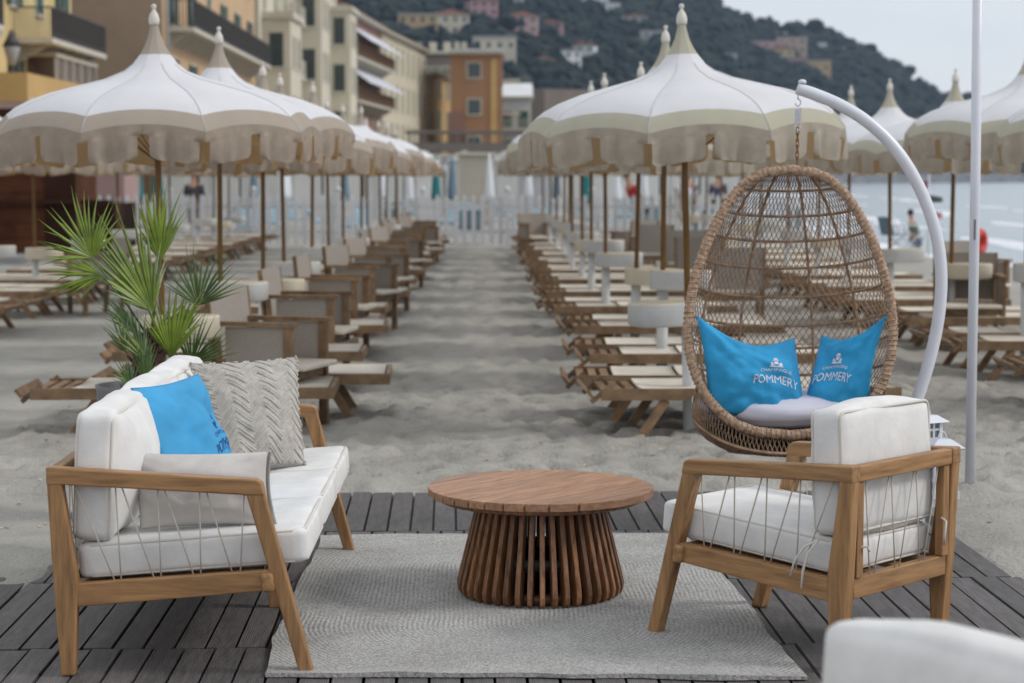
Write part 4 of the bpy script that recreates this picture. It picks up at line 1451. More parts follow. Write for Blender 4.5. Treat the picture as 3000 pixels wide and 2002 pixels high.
inst(rail, 'rail', ff0, (0, 0, 0.35)); inst(rail, 'rail', ff0, (0, 0, 0.95)); inst(fpost, 'post', ff0, (0, 0, 0))
first = True
for i in range(9):
    x = -9.55 + i * 1.98 + (0 if i < 5 else 0.0)
    lb = 'white picket fence panel, %s from the left behind the far parasols' % ords[i]
    if first:
        ff0.location = (x, 46.9, 0); ff0['label'] = lb; first = False
    else:
        copy_tree(ff0, (x, 46.9 - 0.03 * i, 0), 0, lb)
wpl = mat('white_plastic', (0.66, 0.68, 0.72), 0.5, 0.05, 2, rand=0.08)
pale = mat('pale_blue_mattress', (0.25, 0.36, 0.42), 0.9, 0.15, 2, rand=0.2)
sb = thing('sunbed', 'x', 'sunbed', (0, 0, 0), 0, 'white sunbeds of the next beach club beyond the fence')
q = MB()
for (x, y) in ((0.15, 0.05), (0.15, 0.6), (1.7, 0.05), (1.7, 0.6)):
    q.box((x, y - 0.02, 0), (x + 0.04, y + 0.02, 0.34))
q.box((0, 0, 0.34), (1.3, 0.05, 0.40)); q.box((0, 0.6, 0.34), (1.3, 0.65, 0.40)); q.box((1.3, 0, 0.34), (1.9, 0.05, 0.40)); q.box((1.3, 0.6, 0.34), (1.9, 0.65, 0.40))
q.obj('frame', wpl, sb)
q = MB().box((0.02, 0.055, 0.36), (1.3, 0.595, 0.43))
q.obj('seat', pale, sb)
MB().box((1.3, 0.06, 0.36), (1.95, 0.59, 0.43), rot=Matrix.Rotation(R(-48), 3, 'Y'), piv=(1.3, 0.3, 0.38)).obj('backrest', pale, sb)
first = True
cw_ = ['one', 'two', 'three', 'four', 'five', 'six', 'seven', 'eight', 'nine', 'ten']
for r_ in range(4):
    for k in range(7):
        x = -8.5 + k * 2.55 + rnd.uniform(-0.3, 0.3); y = 50 + r_ * 4.6 + rnd.uniform(-0.5, 0.5)
        lb = 'white sunbed with pale blue mattress beyond the fence, %s of its row, %s row' % (ords[k], ['front', 'second', 'third', 'back'][r_])
        rz = R(rnd.choice([80, 95, -85, 5, 175]))
        if first:
            sb.location = (x, y, 0); sb.rotation_euler = (0, 0, rz); sb['label'] = lb; first = False
        else:
            copy_tree(sb, (x, y, 0), rz, lb)
cpz = thing('closed_parasol', 'x', 'parasol', (0, 0, 0), 0, 'closed parasols beyond the fence')
MB().tube([(0, 0, 0), (0, 0, 2.3)], 0.025, 8).obj('pole', wpl, cpz)
q = MB()
q.lathe([(0.13, 0.95), (0.15, 1.1), (0.11, 1.6), (0.06, 2.1), (0.02, 2.35)], 10)
q.obj('folded_canopy', wpl, cpz)
tcl = mat('teal_parasol_cloth', (0.015, 0.16, 0.17), 0.85, 0.2, 4)
bcl = mat('blue_grey_parasol_cloth', (0.13, 0.2, 0.26), 0.85, 0.2, 4)
first = True
spx = [(-10.7, 60, 'teal', 1.6), (-10.2, 61, 'teal', 1.3), (2.45, 52, 'teal', 1.0), (-1.75, 62, 'teal', 1.0), (-0.9, 71, 'teal', 1.1)]
for i in range(12):
    spx.append((-8.0 + i * 1.15 + rnd.uniform(-0.2, 0.2), 54 + rnd.uniform(0, 14), 'white' if i % 3 else 'grey blue', 1.0))
for i, (x, y, c_, s_) in enumerate(spx):
    if i < 5:
        lb = ['closed teal parasol between the second and first left hand rows, left of a pair', 'closed teal parasol, right one of the pair behind the palm', 'closed teal parasol behind the poles of the right aisle row', 'closed teal parasol at the far end of the aisle', 'closed teal parasol beside the cream changing hut'][i]
    else:
        lb = 'closed %s parasol beyond the fence, %s from the left' % (c_, ords[i - 5])
    if first:
        o = cpz; cpz.location = (x, y, 0); cpz['label'] = lb; cpz.scale = (s_, s_, 1); first = False
    else:
        o = copy_tree(cpz, (x, y, 0), 0, lb, sc=(s_, s_, 1))
    cm_ = {'teal': tcl, 'white': wpl, 'grey blue': bcl}[c_]
    for ch in o.children:
        if base(ch.name) == 'folded_canopy':
            ch.data = ch.data.copy(); ch.data.materials.clear(); ch.data.materials.append(cm_)


# ================================================================== PEOPLE (far away, a few pixels)
def skin_body(name, joints, edges, mt, parent, root=0, sub=1):
    me = bpy.data.meshes.new(name)
    me.from_pydata([j[:3] for j in joints], edges, [])
    o = bpy.data.objects.new(name, me)
    col.objects.link(o); o.parent = parent
    sk = o.modifiers.new('skin', 'SKIN')
    for i, j in enumerate(joints):
        s = me.skin_vertices[0].data[i]
        s.radius = (j[3], j[3] if len(j) < 5 else j[4]); s.use_root = (i == root)
    ss = o.modifiers.new('sub', 'SUBSURF'); ss.levels = sub; ss.render_levels = sub
    me.materials.append(mt)
    return o


def person(x, y, rz, shirt, pants, hair, label, z=0.0, bend=0.0):
    skinm = mat('skin', (0.42, 0.25, 0.17), 0.6, 0.05)
    t_ = thing('person', label, 'person', (x, y, z), rz)
    cb = lambda zz: bend * max(0, zz - 0.9)
    J = [(0, 0, .95, .13, .10), (cb(1.2), 0, 1.2, .12, .09), (cb(1.42), 0, 1.42, .14, .09), (cb(1.52), 0, 1.52, .055), (cb(1.62) , 0, 1.64, .085), (cb(1.7), 0, 1.72, .08),
         (0, .10, .88, .085), (.03, .11, .48, .06), (-.02, .11, .08, .04), (.12, .12, .03, .035),
         (0, -.10, .88, .085), (-.03, -.11, .48, .06), (-.06, -.11, .08, .04), (.08, -.12, .03, .035),
         (cb(1.4), .19, 1.40, .05), (cb(1.1) + .02, .24, 1.12, .04), (cb(.9) + .14, .22, .90, .03), (cb(.9) + .2, .21, .84, .03),
         (cb(1.4), -.19, 1.40, .05), (cb(1.1) + .02, -.24, 1.12, .04), (cb(.9) + .14, -.22, .90, .03), (cb(.9) + .2, -.21, .84, .03)]
    E_ = [(0, 1), (1, 2), (2, 3), (3, 4), (4, 5), (0, 6), (6, 7), (7, 8), (8, 9), (0, 10), (10, 11), (11, 12), (12, 13), (2, 14), (14, 15), (15, 16), (16, 17), (2, 18), (18, 19), (19, 20), (20, 21)]
    skin_body('body', J, E_, skinm, t_)
    g = lambda js, e: [(a[0], a[1], a[2], *[r + 0.035 for r in a[3:]]) for a in js]
    skin_body('shirt', g([J[0], J[1], J[2], J[14], J[15], J[18], J[19]], 0), [(0, 1), (1, 2), (2, 3), (3, 4), (2, 5), (5, 6)], mat('shirt_' + label.split()[0], shirt, 0.9, 0.1), t_)
    skin_body('trousers', g([J[0], J[6], J[7], J[10], J[11]], 0), [(0, 1), (1, 2), (0, 3), (3, 4)], mat('trousers_' + label.split()[0], pants, 0.9, 0.1), t_)
    MB().lathe([(0.0, 0.115), (0.06, 0.10), (0.095, 0.05), (0.10, 0.0), (0.08, -0.05)], 12).obj('hair', mat('hair', hair, 0.8, 0.1), t_, loc=(cb(1.7) - 0.015, 0, 1.70))
    return t_


person(3.55, 47.8, R(200), (0.45, 0.02, 0.04), (0.05, 0.05, 0.06), (0.03, 0.02, 0.015), 'Person in a red top bending forward beyond the fence behind the right aisle parasols', bend=0.5)
person(5.7, 58, R(90), (0.5, 0.5, 0.55), (0.05, 0.07, 0.12), (0.05, 0.03, 0.02), 'Figure in a white top walking far off just left of the egg chair')
person(6.9, 61, R(80), (0.05, 0.06, 0.12), (0.04, 0.04, 0.05), (0.02, 0.015, 0.01), 'Walker dressed in navy far off behind the top of the egg chair')
person(-7.9, 53, R(-90), (0.05, 0.05, 0.06), (0.3, 0.3, 0.32), (0.02, 0.015, 0.01), 'Someone in a black top standing beyond the fence left of the palm leaves')
pq_ = person(9.27, 43.5, R(150), (0.10, 0.13, 0.09), (0.22, 0.25, 0.3), (0.03, 0.025, 0.02), 'Beachgoer in a dark olive top near the water, seen left of the curved white arm', z=-0.4, bend=0.25)
pq_.scale = (0.74, 0.74, 0.74)

# folding metal beach chair by the water, life ring, small sign
tb = thing('folding_chair', 'pale metal folding beach chair near the water left of the curved white arm', 'chair', (8.55, 42, 0), R(20))
q = MB()
for y in (0, 0.55):
    q.tube([(0.6, y, 0), (0.05, y, 0.45), (-0.15, y, 0.85)], 0.018, 6); q.tube([(0, y, 0), (0.55, y, 0.42), (0.0, y, 0.45)], 0.018, 6); q.tube([(-0.05, y, 0.62), (0.5, y, 0.62), (0.55, y, 0.42)], 0.018, 6)
q.obj('frame', wpl, tb)
MB().box((0.05, 0.02, 0.415), (0.55, 0.53, 0.435)).box((-0.08, 0.02, 0.44), (-0.06, 0.53, 0.84), rot=Matrix.Rotation(R(-15), 3, 'Y'), piv=(0.05, 0, 0.44)).obj('sling', bcl, tb)
tb = thing('life_ring', 'red life ring on a thin post near the water, half hidden by the white mast', 'life ring', (9.72, 40, -0.02), R(52))
MB().tube([(0, 0, -0.2), (0, 0, 1.0)], 0.02, 8).obj('post', wpl, tb)
q = MB()
q.tube([(0.19 * math.cos(a), -0.09, 0.36 + 0.19 * math.sin(a)) for a in np.linspace(0, 2 * math.pi, 25)[:-1]], 0.085, 10, closed=True)
q.obj('ring', mat('red_plastic', (0.50, 0.035, 0.02), 0.5, 0.05), tb)
tb = thing('flag_stand', 'small stand with dark red and white pennants near the water between two parasol poles', 'flag', (9.2, 42, -0.05), 0)
MB().tube([(0, 0, 0), (0, 0, 1.75)], 0.015, 6).obj('post', wpl, tb)
for i, (z, c_, s_) in enumerate(((1.45, (0.3, 0.06, 0.08), -1), (1.15, (0.10, 0.13, 0.13), 1), (0.82, (0.42, 0.2, 0.22), 1))):
    P = np.array([[(s_ * (0.02 + 0.28 * u), 0.03 * math.sin(u * 6 + v), z + 0.16 * v * (1 - 0.3 * u)) for u in np.linspace(0, 1, 7)] for v in np.linspace(0, 1, 4)])
    v, f = grid_mesh(P)
    MB().add(v, f, 0, True).obj('pennant', mat('pennant_%d' % i, c_, 0.9, 0.2), tb)

# ================================================================== LOUNGE FURNITURE
def cushion(name, size, parent, loc, rot, mt, puff=0.02, rad=0.03, crease=0.0, px_=None, seed=0, piping=True, nseg=18, ties=False):
    """box cushion with rounded edges, domed faces and piping along both seams; size (x,y,z), origin at its bottom centre"""
    sx_, sy_, sz_ = size
    mb = MB()
    # build from a subdivided cube mapped with rounded-box + puff
    n = nseg
    r2 = random.Random(seed)
    o1, o2 = r2.uniform(0, 50), r2.uniform(0, 50)

    def place(u, v, w):       # u,v,w in -1..1 on the cube's surface
        h = (sx_ / 2, sy_ / 2, sz_ / 2)
        p = [u * h[0], v * h[1], w * h[2]]
        q = [max(-h[i] + rad, min(h[i] - rad, p[i])) for i in range(3)]
        d = [p[i] - q[i] for i in range(3)]
        l = math.sqrt(sum(x * x for x in d)) or 1
        if l > 0:
            k = rad / l if l > 1e-9 else 0
            p = [q[i] + d[i] * (k if l > 1e-6 else 0) for i in range(3)]
        # puff each axis outward at face centres
        p[2] += math.copysign(1, w) * puff * (1 - u * u) * (1 - v * v) * (abs(w) ** 3)
        p[0] += math.copysign(1, u) * ((px_[0] if u > 0 else px_[1]) if px_ else puff * 0.6) * (1 - v * v) * (1 - w * w) * (abs(u) ** 3)
        p[1] += math.copysign(1, v) * puff * 0.4 * (1 - u * u) * (1 - w * w) * (abs(v) ** 3)
        nn_ = float(fbm(np.array([p[0] * 4 + o1 + p[2] * 3]), np.array([p[1] * 4 + o2 + p[2] * 2]), 3)[0])
        s = 1 + 0
        p[2] += crease * nn_ * math.copysign(1, w); p[0] += crease * nn_ * 0.6 * math.copysign(1, u)
        return (p[0] * s, p[1] * s, p[2] + sz_ / 2)
    ts = [-1 + 2 * i / n for i in range(n + 1)]
    # denser near edges
    ts = [math.copysign(abs(t) ** 0.62, t) if t else 0 for t in ts]
    for ax in range(3):
        for sg in (-1, 1):
            P = []
            for a in ts:
                row = []
                for b in ts:
                    c = [0, 0, 0]; c[ax] = sg; c[(ax + 1) % 3] = a; c[(ax + 2) % 3] = b
                    row.append(place(*c))
                P.append(row)
            v, f = grid_mesh(np.array(P))
            if sg < 0:
                f = [q[::-1] for q in f]
            mb.add(v, f, 0, True)
    o = mb.obj(name, mt, parent, loc=loc, rot=rot)
    bm = bmesh.new(); bm.from_mesh(o.data); bmesh.ops.remove_doubles(bm, verts=bm.verts, dist=1e-5); bm.to_mesh(o.data); bm.free()
    if piping:
        k = 9

        def loop(axis, sgn):
            pts = []
            a_ = [i for i in range(3) if i != axis]
            h = [sx_ / 2, sy_ / 2, sz_ / 2]
            e = rad * 0.30
            for q in range(4):
                for i in range(k):
                    t = -1 + 2 * (i + 0.5) / k
                    t = max(-0.97, min(0.97, t))
                    c = [0, 0, 0]
                    c[axis] = sgn * (h[axis] - e)
                    if q == 0: c[a_[0]] = t * (h[a_[0]] - e); c[a_[1]] = -(h[a_[1]] - e)
                    if q == 1: c[a_[0]] = (h[a_[0]] - e); c[a_[1]] = t * (h[a_[1]] - e)
                    if q == 2: c[a_[0]] = -t * (h[a_[0]] - e); c[a_[1]] = (h[a_[1]] - e)
                    if q == 3: c[a_[0]] = -(h[a_[0]] - e); c[a_[1]] = -t * (h[a_[1]] - e)
                    c[2] += sz_ / 2
                    pts.append(tuple(c))
            return pts
        ax = piping if isinstance(piping, int) and not isinstance(piping, bool) else 2
        mb2 = MB()
        for sg in (-1, 1):
            mb2.tube(loop(ax, sg), 0.0052, 6, closed=True)
        mb2.obj('piping', M['cushion_dk'], o)
    return o


ROPE_X = [(0.086, 0.21), (0.217, 0.231), (0.237, 0.337), (0.352, 0.36), (0.373, 0.465), (0.487, 0.488), (0.508, 0.59), (0.630, 0.615)]


def rail_top(x): return 0.623 - (0.623 - 0.585) * x / 0.67
def rail_low(x): return 0.30 + (0.343 - 0.30) * x / 0.75


def lounge_frame(t_, W, ncush, back_ropes=True, middle_leg=False):
    T = 0.05
    for si, y in enumerate((0.0, W - T)):
        MB().prism([(0.001, 0.640), (0.017, 0.30), (0.036, 0.0), (0.080, 0.0), (0.096, 0.30), (0.048, 0.640)][::1], y + 0.001, y + T - 0.001).obj('back_leg', M['teak_z'], t_, bevel=0.006)
        MB().prism([(0.0, 0.622), (0.0525, 0.6225), (0.62, 0.589), (0.64, 0.586), (0.699, 0.586), (0.690, 0.628), (0.672, 0.638), (0.0, 0.68)][::1], y - 0.001, y + T + 0.001).obj('armrest', M['teak'], t_, bevel=0.006)
        MB().prism([(0.636, 0.600), (0.806, 0.0), (0.852, 0.0), (0.6945, 0.600)], y + 0.001, y + T - 0.001).obj('front_leg', M['teak_z'], t_, bevel=0.006)
        MB().prism([(0.090, 0.224), (0.738, 0.278), (0.718, 0.343), (0.088, 0.300)], y + 0.008, y + T - 0.006).obj('lower_rail', M['teak'], t_, bevel=0.004)
        yc = y + T / 2
        for xa, xb in ROPE_X:
            MB().tube([(xa, yc, rail_top(xa) + 0.004), (xb, yc, rail_low(xb) - 0.004)], 0.0026, 6).obj('cord', M['rope'], t_)
    # cross members
    MB().prism([(0.690, 0.272), (0.730, 0.275), (0.722, 0.338), (0.682, 0.335)], -0.015, W + 0.015).obj('front_rail', M['teak_y'], t_, bevel=0.012, seg=3)
    MB().box((0.022, T + 0.001, 0.235), (0.056, W - T - 0.001, 0.305)).obj('back_rail', M['teak_y'], t_, bevel=0.004)
    MB().box((0.003, T + 0.002, 0.622), (0.040, W - T - 0.002, 0.676)).obj('top_rail', M['teak_y'], t_, bevel=0.005)
    MB().box((0.012, T + 0.003, 0.306), (0.044, T + 0.04, 0.621)).obj('inner_post', M['teak_z'], t_, bevel=0.003)
    MB().box((0.012, W - T - 0.04, 0.306), (0.044, W - T - 0.003, 0.621)).obj('inner_post', M['teak_z'], t_, bevel=0.003)
    ns = max(4, int(W / 0.16))
    sm = MB().prism([(0.058, 0.278), (0.680, 0.322), (0.680, 0.334), (0.058, 0.292)], 0, 0.06).mesh('seat_slat', M['teak'])
    for i in range(ns):
        inst(sm, 'seat_slat', t_, (0, T + 0.02 + (W - 2 * T - 0.10) * i / (ns - 1), 0))
    if back_ropes:
        n = max(3, int(round((W - 0.2) / 0.145)))
        x = 0.026
        ya = T + 0.055
        st = (W - 2 * T - 0.11) / n
        for i in range(n):
            y0 = ya + i * st
            MB().tube([(x, y0, 0.626), (x, y0 + st * 0.55, 0.302)], 0.0026, 6).obj('cord', M['rope'], t_)
            MB().tube([(x, y0 + st * 0.92, 0.626), (x, y0 + st * 0.72, 0.302)], 0.0026, 6).obj('cord', M['rope'], t_)
    if middle_leg:
        MB().prism([(0.60, 0.0), (0.645, 0.0), (0.655, 0.315), (0.59, 0.31)], W / 2 - 0.06, W / 2 - 0.015).obj('middle_leg', M['teak_z'], t_, bevel=0.004)
    # glides
    for y in (T / 2, W - T / 2):
        MB().lathe([(0.016, -0.004), (0.016, 0.0)], 10, c=(0.058, y, 0)).obj('glide', M['black'], t_)
    cw_ = (W - 2 * T - 0.01) / ncush
    for i in range(ncush):
        yc = T + 0.005 + cw_ * (i + 0.5)
        cushion('seat_cushion', (0.745, cw_ - 0.004, 0.112), t_, (0.462, yc, 0.332), (0, R(-4.3), 0), M['cushion'], 0.012, 0.022, 0.014, seed=i + int(W * 10))
        cushion('back_cushion', (0.125, cw_ - 0.010, 0.415), t_, (0.128, yc, 0.430), (0, R(3.0), 0), M['cushion'], 0.026, 0.026, 0.024, (0.095, 0.022), seed=30 + i + int(W * 10), piping=3 - 3 if False else True)


# back-cushion seams run round the front and back panels: redo their piping on the x faces
def fix_back_piping(t_):
    for ch in t_.children:
        if base(ch.name) == 'back_cushion':
            for g_ in list(ch.children):
                bpy.data.objects.remove(g_)
            xs_ = [v.co.x for v in ch.data.vertices]; ys_ = [v.co.y for v in ch.data.vertices]
            hx, hy, hz, r_ = 0.125 / 2, (max(ys_) - min(ys_)) / 2 - 0.008, 0.415, 0.026
            mb2 = MB()
            for sg in (-1, 1):
                pts = []
                x = sg * (hx - 0.008)
                e = 0.008
                c = 0.028
                for (cy_, cz_, a0) in ((hy - e - c, hz - e - c, 0), (-(hy - e - c), hz - e - c, 90), (-(hy - e - c), e + c, 180), (hy - e - c, e + c, 270)):
                    for i in range(6):
                        a = R(a0 + 18 * i)
                        pts.append((x, cy_ + c * math.cos(a), cz_ + c * math.sin(a)))
                mb2.tube(pts, 0.0055, 6, closed=True)
            mb2.obj('piping', M['cushion_dk'], ch)


sofa = thing('sofa', 'three seat teak sofa with white cushions and corded wooden arms on the left', 'sofa', (-1.43, 6.33, 0.0), R(0.3))
lounge_frame(sofa, 2.15, 3, True, True)
fix_back_piping(sofa)
u_ = Vector((0.69, 0.72, 0)).normalized(); v_d = Vector((-0.72, 0.69, 0)).normalized()
K0 = Vector((1.155, 6.325, 0))
org = K0 + u_ * 0.67
arm1 = thing('armchair', 'teak armchair with white cushions seen from behind, right of the round table', 'armchair', org, math.atan2(v_d.y, v_d.x))
lounge_frame(arm1, 0.67, 1)
fix_back_piping(arm1)
# cushion ties hanging over the near lower rail
q = MB()
q.tube([(0.13, 0.665, 0.425), (0.17, 0.69, 0.40), (0.20, 0.70, 0.35), (0.215, 0.70, 0.30)], 0.0042, 6)
q.tube([(0.13, 0.665, 0.425), (0.155, 0.69, 0.38), (0.165, 0.702, 0.32), (0.17, 0.702, 0.265)], 0.0042, 6)
q.tube([(0.02, 0.09, 0.44), (-0.006, 0.10, 0.43), (-0.01, 0.115, 0.385), (0.0, 0.10, 0.35)], 0.0042, 6)
q.tube([(0.03, 0.60, 0.40), (-0.004, 0.585, 0.41), (0.0, 0.565, 0.39)], 0.0042, 6)
q.obj('ties', M['cushion_dk'], arm1)
# second armchair, close to the camera at the lower right
vx = Vector((0.75, 0.66, 0)).normalized()
arm2 = copy_tree(arm1, (0.895, 2.83, 0.0), math.atan2(vx.y, vx.x), 'white cushioned armchair very close at the lower right corner, out of focus')
for ch in list(arm2.children):
    if base(ch.name) == 'ties':
        bpy.data.objects.remove(ch)
    elif base(ch.name) == 'back_cushion':
        for g_ in list(ch.children):
            bpy.data.objects.remove(g_)


# ---- loose pillows defined by their four corners
def pillow(name, label, c, thick, mt, nrm_towards, sag=(0, 0, 0, 0), wr=0.006, seed=0, n=34, cat='pillow', group=None, fold=None, parent=None):
    """c: TL, TR, BR, BL. sag pulls the middle of top,right,bottom,left edges inwards"""
    TL, TR, BR, BL = [Vector(p) for p in c]
    nv_ = (TR - BL).cross(TL - BR).normalized()
    cen = (TL + TR + BR + BL) / 4
    if nv_.dot(Vector(nrm_towards) - cen) < 0:
        nv_ = -nv_

    def P(u, v, side=1, lift=0.0):
        """u 0..1 left-right, v 0..1 bottom-top"""
        b = (BL * (1 - u) + BR * u) * (1 - v) + (TL * (1 - u) + TR * u) * v
        pin = (0.03, 0.03, 0.03, 0.03)
        upv = ((TL - BL) * (1 - u) + (TR - BR) * u); rt = ((BR - BL) * (1 - v) + (TR - TL) * v)
        su, sv = math.sin(math.pi * u), math.sin(math.pi * v)
        b = b - upv * (pin[0] + sag[0]) * su * (v ** 3) + upv * (pin[2] + sag[2]) * su * ((1 - v) ** 3)
        b = b + rt * (pin[3] + sag[3]) * sv * ((1 - u) ** 3) - rt * (pin[1] + sag[1]) * sv * (u ** 3)
        if fold:
            b = b + fold(u, v, nv_)
        h = (max(0, su) ** 0.55) * (max(0, sv) ** 0.55)
        t = thick / 2 * h
        nn_ = float(fbm(np.array([u * 3.2 + seed * 3.1 + v * 1.5]), np.array([v * 3.2 + seed - u * 1.1]), 4)[0])
        # radiating gathers from the corners
        cr_ = 0
        for (cu, cv) in ((0, 0), (1, 0), (0, 1), (1, 1)):
            du, dv = u - cu, v - cv
            d = math.hypot(du, dv)
            cr_ += math.exp(-d * 4.5) * math.sin(math.atan2(dv, du) * 11 + seed)
        t += (wr * nn_ * 5 + wr * 0.9 * cr_) * min(1, h * 1.5)
        return b + nv_ * (side * t + lift)
    mb = MB()
    for side in (1, -1):
        G_ = np.array([[tuple(P(i / n, j / n, side)) for i in range(n + 1)] for j in range(n + 1)])
        v, f = grid_mesh(G_)
        # orientation
        e1 = Vector(G_[n // 2, n // 2 + 1] - G_[n // 2, n // 2]); e2 = Vector(G_[n // 2 + 1, n // 2] - G_[n // 2, n // 2])
        if e1.cross(e2).dot(nv_ * side) < 0:
            f = [q[::-1] for q in f]
        mb.add(v, f, 0, True)
    loc = (BL + BR) / 2
    mb.v = [(x - loc.x, y - loc.y, z - loc.z) for x, y, z in mb.v]
    o = mb.obj(name, mt, parent, loc=loc)
    bm = bmesh.new(); bm.from_mesh(o.data); bmesh.ops.remove_doubles(bm, verts=bm.verts, dist=1e-5); bm.to_mesh(o.data); bm.free()
    if label:
        tag(o, label, cat, group)
    return o, P, loc


def text_mesh(s):
    cu = bpy.data.curves.new('t', 'FONT')
    cu.body = s
    cu.align_x = 'CENTER'
    cu.resolution_u = 3
    ob = bpy.data.objects.new('t', cu)
    col.objects.link(ob)
    dg = bpy.context.evaluated_depsgraph_get()
    me = bpy.data.meshes.new_from_object(ob.evaluated_get(dg))
    bpy.data.objects.remove(ob)
    return me


def print_on(P, loc, parent, s, u0, v0, width, height, mt, rot=0.0, arc=0.0, flip=False, name='lettering'):
    me = text_mesh(s)
    bm = bmesh.new(); bm.from_mesh(me)
    bmesh.ops.triangulate(bm, faces=bm.faces)
    bmesh.ops.subdivide_edges(bm, edges=[e for e in bm.edges if e.calc_length() > 0.35], cuts=2)
    bmesh.ops.triangulate(bm, faces=bm.faces)
    xs_ = [v.co.x for v in bm.verts]; ys_ = [v.co.y for v in bm.verts]
    w = max(xs_) - min(xs_); h = max(ys_); xm = (max(xs_) + min(xs_)) / 2
    for v in bm.verts:
        x = (v.co.x - xm) / w * width; y = v.co.y / h * height + arc * (1 - (2 * x / width) ** 2)
        if flip: x = -x
        X = x * math.cos(rot) - y * math.sin(rot); Y = x * math.sin(rot) + y * math.cos(rot)
        v.co = P(min(0.995, max(0.005, u0 + X)), min(0.995, max(0.005, v0 + Y)), 1, 0.0022) - loc
    bm.to_mesh(me); bm.free()
    me.materials.clear(); me.materials.append(mt)
    o = bpy.data.objects.new(name, me); col.objects.link(o); o.parent = parent
    return o


def crest_on(P, loc, parent, u0, v0, s, mt, rot=0.0, asp=1.0):
    """little embroidered crest: rounded top, three lobes, scroll below"""
    shapes = []
    def blob(cx, cy_, rx, ry, n=12):
        return [(cx + rx * math.cos(2 * math.pi * i / n), cy_ + ry * math.sin(2 * math.pi * i / n)) for i in range(n)]
    shapes += [blob(0, 0.88, 0.16, 0.10), blob(-0.12, 0.72, 0.10, 0.07), blob(0.12, 0.72, 0.10, 0.07), blob(0, 0.45, 0.17, 0.17),
               blob(-0.32, 0.28, 0.12, 0.20), blob(0.32, 0.28, 0.12, 0.20), [(-0.5, 0.0), (0.5, 0.0), (0.42, 0.10), (-0.42, 0.10)], blob(-0.16, 0.2, 0.05, 0.08), blob(0.16, 0.2, 0.05, 0.08)]
    mb = MB()
    for i_, sh in enumerate(shapes):
        vs = []
        for x, y in sh:
            x *= s * asp; y *= s
            X = x * math.cos(rot) - y * math.sin(rot); Y = x * math.sin(rot) + y * math.cos(rot)
            vs.append(tuple(P(u0 + X, v0 + Y, 1, 0.0020 + 0.0003 * i_) - loc))
        mb.add(vs, [tuple(range(len(vs)))])
    return mb.obj('crest', mt, parent)


def logo(P, loc, o, u0, v0, W_, mt, rot=0.0, tall=1.0, flip=False):
    print_on(P, loc, o, 'POMMERY', u0, v0, W_, W_ * 0.22 * tall, mt, rot, W_ * 0.10 * tall, flip)
    c, s = math.cos(rot), math.sin(rot)
    dv = W_ * 0.36 * tall
    print_on(P, loc, o, 'CHAMPAGNE', u0 - s * dv, v0 + c * dv, W_ * 0.66, W_ * 0.085 * tall, mt, rot, W_ * 0.06 * tall, flip)
    dv = W_ * 0.54 * tall
    crest_on(P, loc, o, u0 - s * dv, v0 + c * dv, W_ * 0.30 * tall, mt, rot, 1.0 / tall * 0.9)


# sofa: blue pillow leaning on the back cushion
o, P, l = pillow('pillow', 'bright blue pillow with navy print leaning on the sofa back', [(-1.265, 6.93, 0.872), (-1.10, 7.42, 0.875), (-0.92, 7.36, 0.455), (-1.08, 6.80, 0.47)], 0.13, M['blue_lt'], (0.5, 4, 1.8), wr=0.018, seed=3)
logo(P, l, o, 0.80, 0.28, 0.34, M['print_n'], R(4), 1.25)
# sofa: chunky knitted pillow with raised chevrons
o, P, l = pillow('pillow', 'chunky grey beige knitted pillow with zigzag ribs at the far end of the sofa', [(-1.215, 7.95, 0.865), (-0.80, 8.12, 0.875), (-0.745, 7.85, 0.465), (-1.05, 7.60, 0.46)], 0.16, M['beige'], (0.3, 3, 1.7), wr=0.010, seed=8)
kn = mat('chunky_knit_wool', (0.47, 0.44, 0.40), 0.95, 0.15, 30, bump=0.6, bscale=160, bdist=0.003)
o.data.materials.clear(); o.data.materials.append(mat('knit_ground', (0.44, 0.415, 0.375), 0.95, 0.12, 30, bump=0.7, bscale=220, bdist=0.003))
ribs = MB()
def stitch(p, d, rr, ln, nrm):
    a = d.normalized(); b = nrm.normalized(); c_ = a.cross(b).normalized()
    vs = []
    for (x, y, z) in ((-1, 0, 0), (-.5, .8, .2), (-.5, -.8, .2), (-.4, 0, 1), (.5, .8, .2), (.5, -.8, .2), (.4, 0, 1), (1, 0, 0)):
        vs.append(p + a * x * ln + c_ * y * rr + b * z * rr)
    ribs.add(vs, [(0, 2, 3), (0, 3, 1), (1, 3, 6, 4), (3, 2, 5, 6), (4, 6, 7), (6, 5, 7)], 0, True)
ncol, amp_z, per = 0, 0.085, 0.31
rows_ = np.arange(-0.02, 1.12, 0.088)
nst = 0
for v0 in rows_:
    for i in range(88):
        u = (i + 0.5) / 88
        tri = abs(((u + 0.06) / per) % 1 - 0.5) * 2
        v = v0 + amp_z * (tri - 0.5) * 1.5
        for dv in (0.0, 0.026):
            vv = v + dv
            if not (0.015 < vv < 0.985 and 0.015 < u < 0.985):
                continue
            p = P(u, vv, 1, 0.001) - l
            dn_ = (P(min(u + 0.01, 1), vv, 1) - P(u, vv, 1)).cross(P(u, min(vv + 0.01, 1), 1) - P(u, vv, 1))
            if dn_.dot(Vector((0.3, 3, 1.7)) - (p + l)) < 0: dn_ = -dn_
            up_ = (P(u, min(vv + 0.02, 1), 1) - P(u, vv, 1))
            rt_ = (P(min(u + 0.02, 1), vv, 1) - P(u, vv, 1))
            sl_ = 1 if (((u + 0.06) / per) % 1) > 0.5 else -1
            dd_ = up_.normalized() * 0.8 + rt_.normalized() * 0.5 * (-sl_)
            stitch(p, dd_, 0.0056, 0.0066 * rnd.uniform(0.8, 1.2), dn_); nst += 1
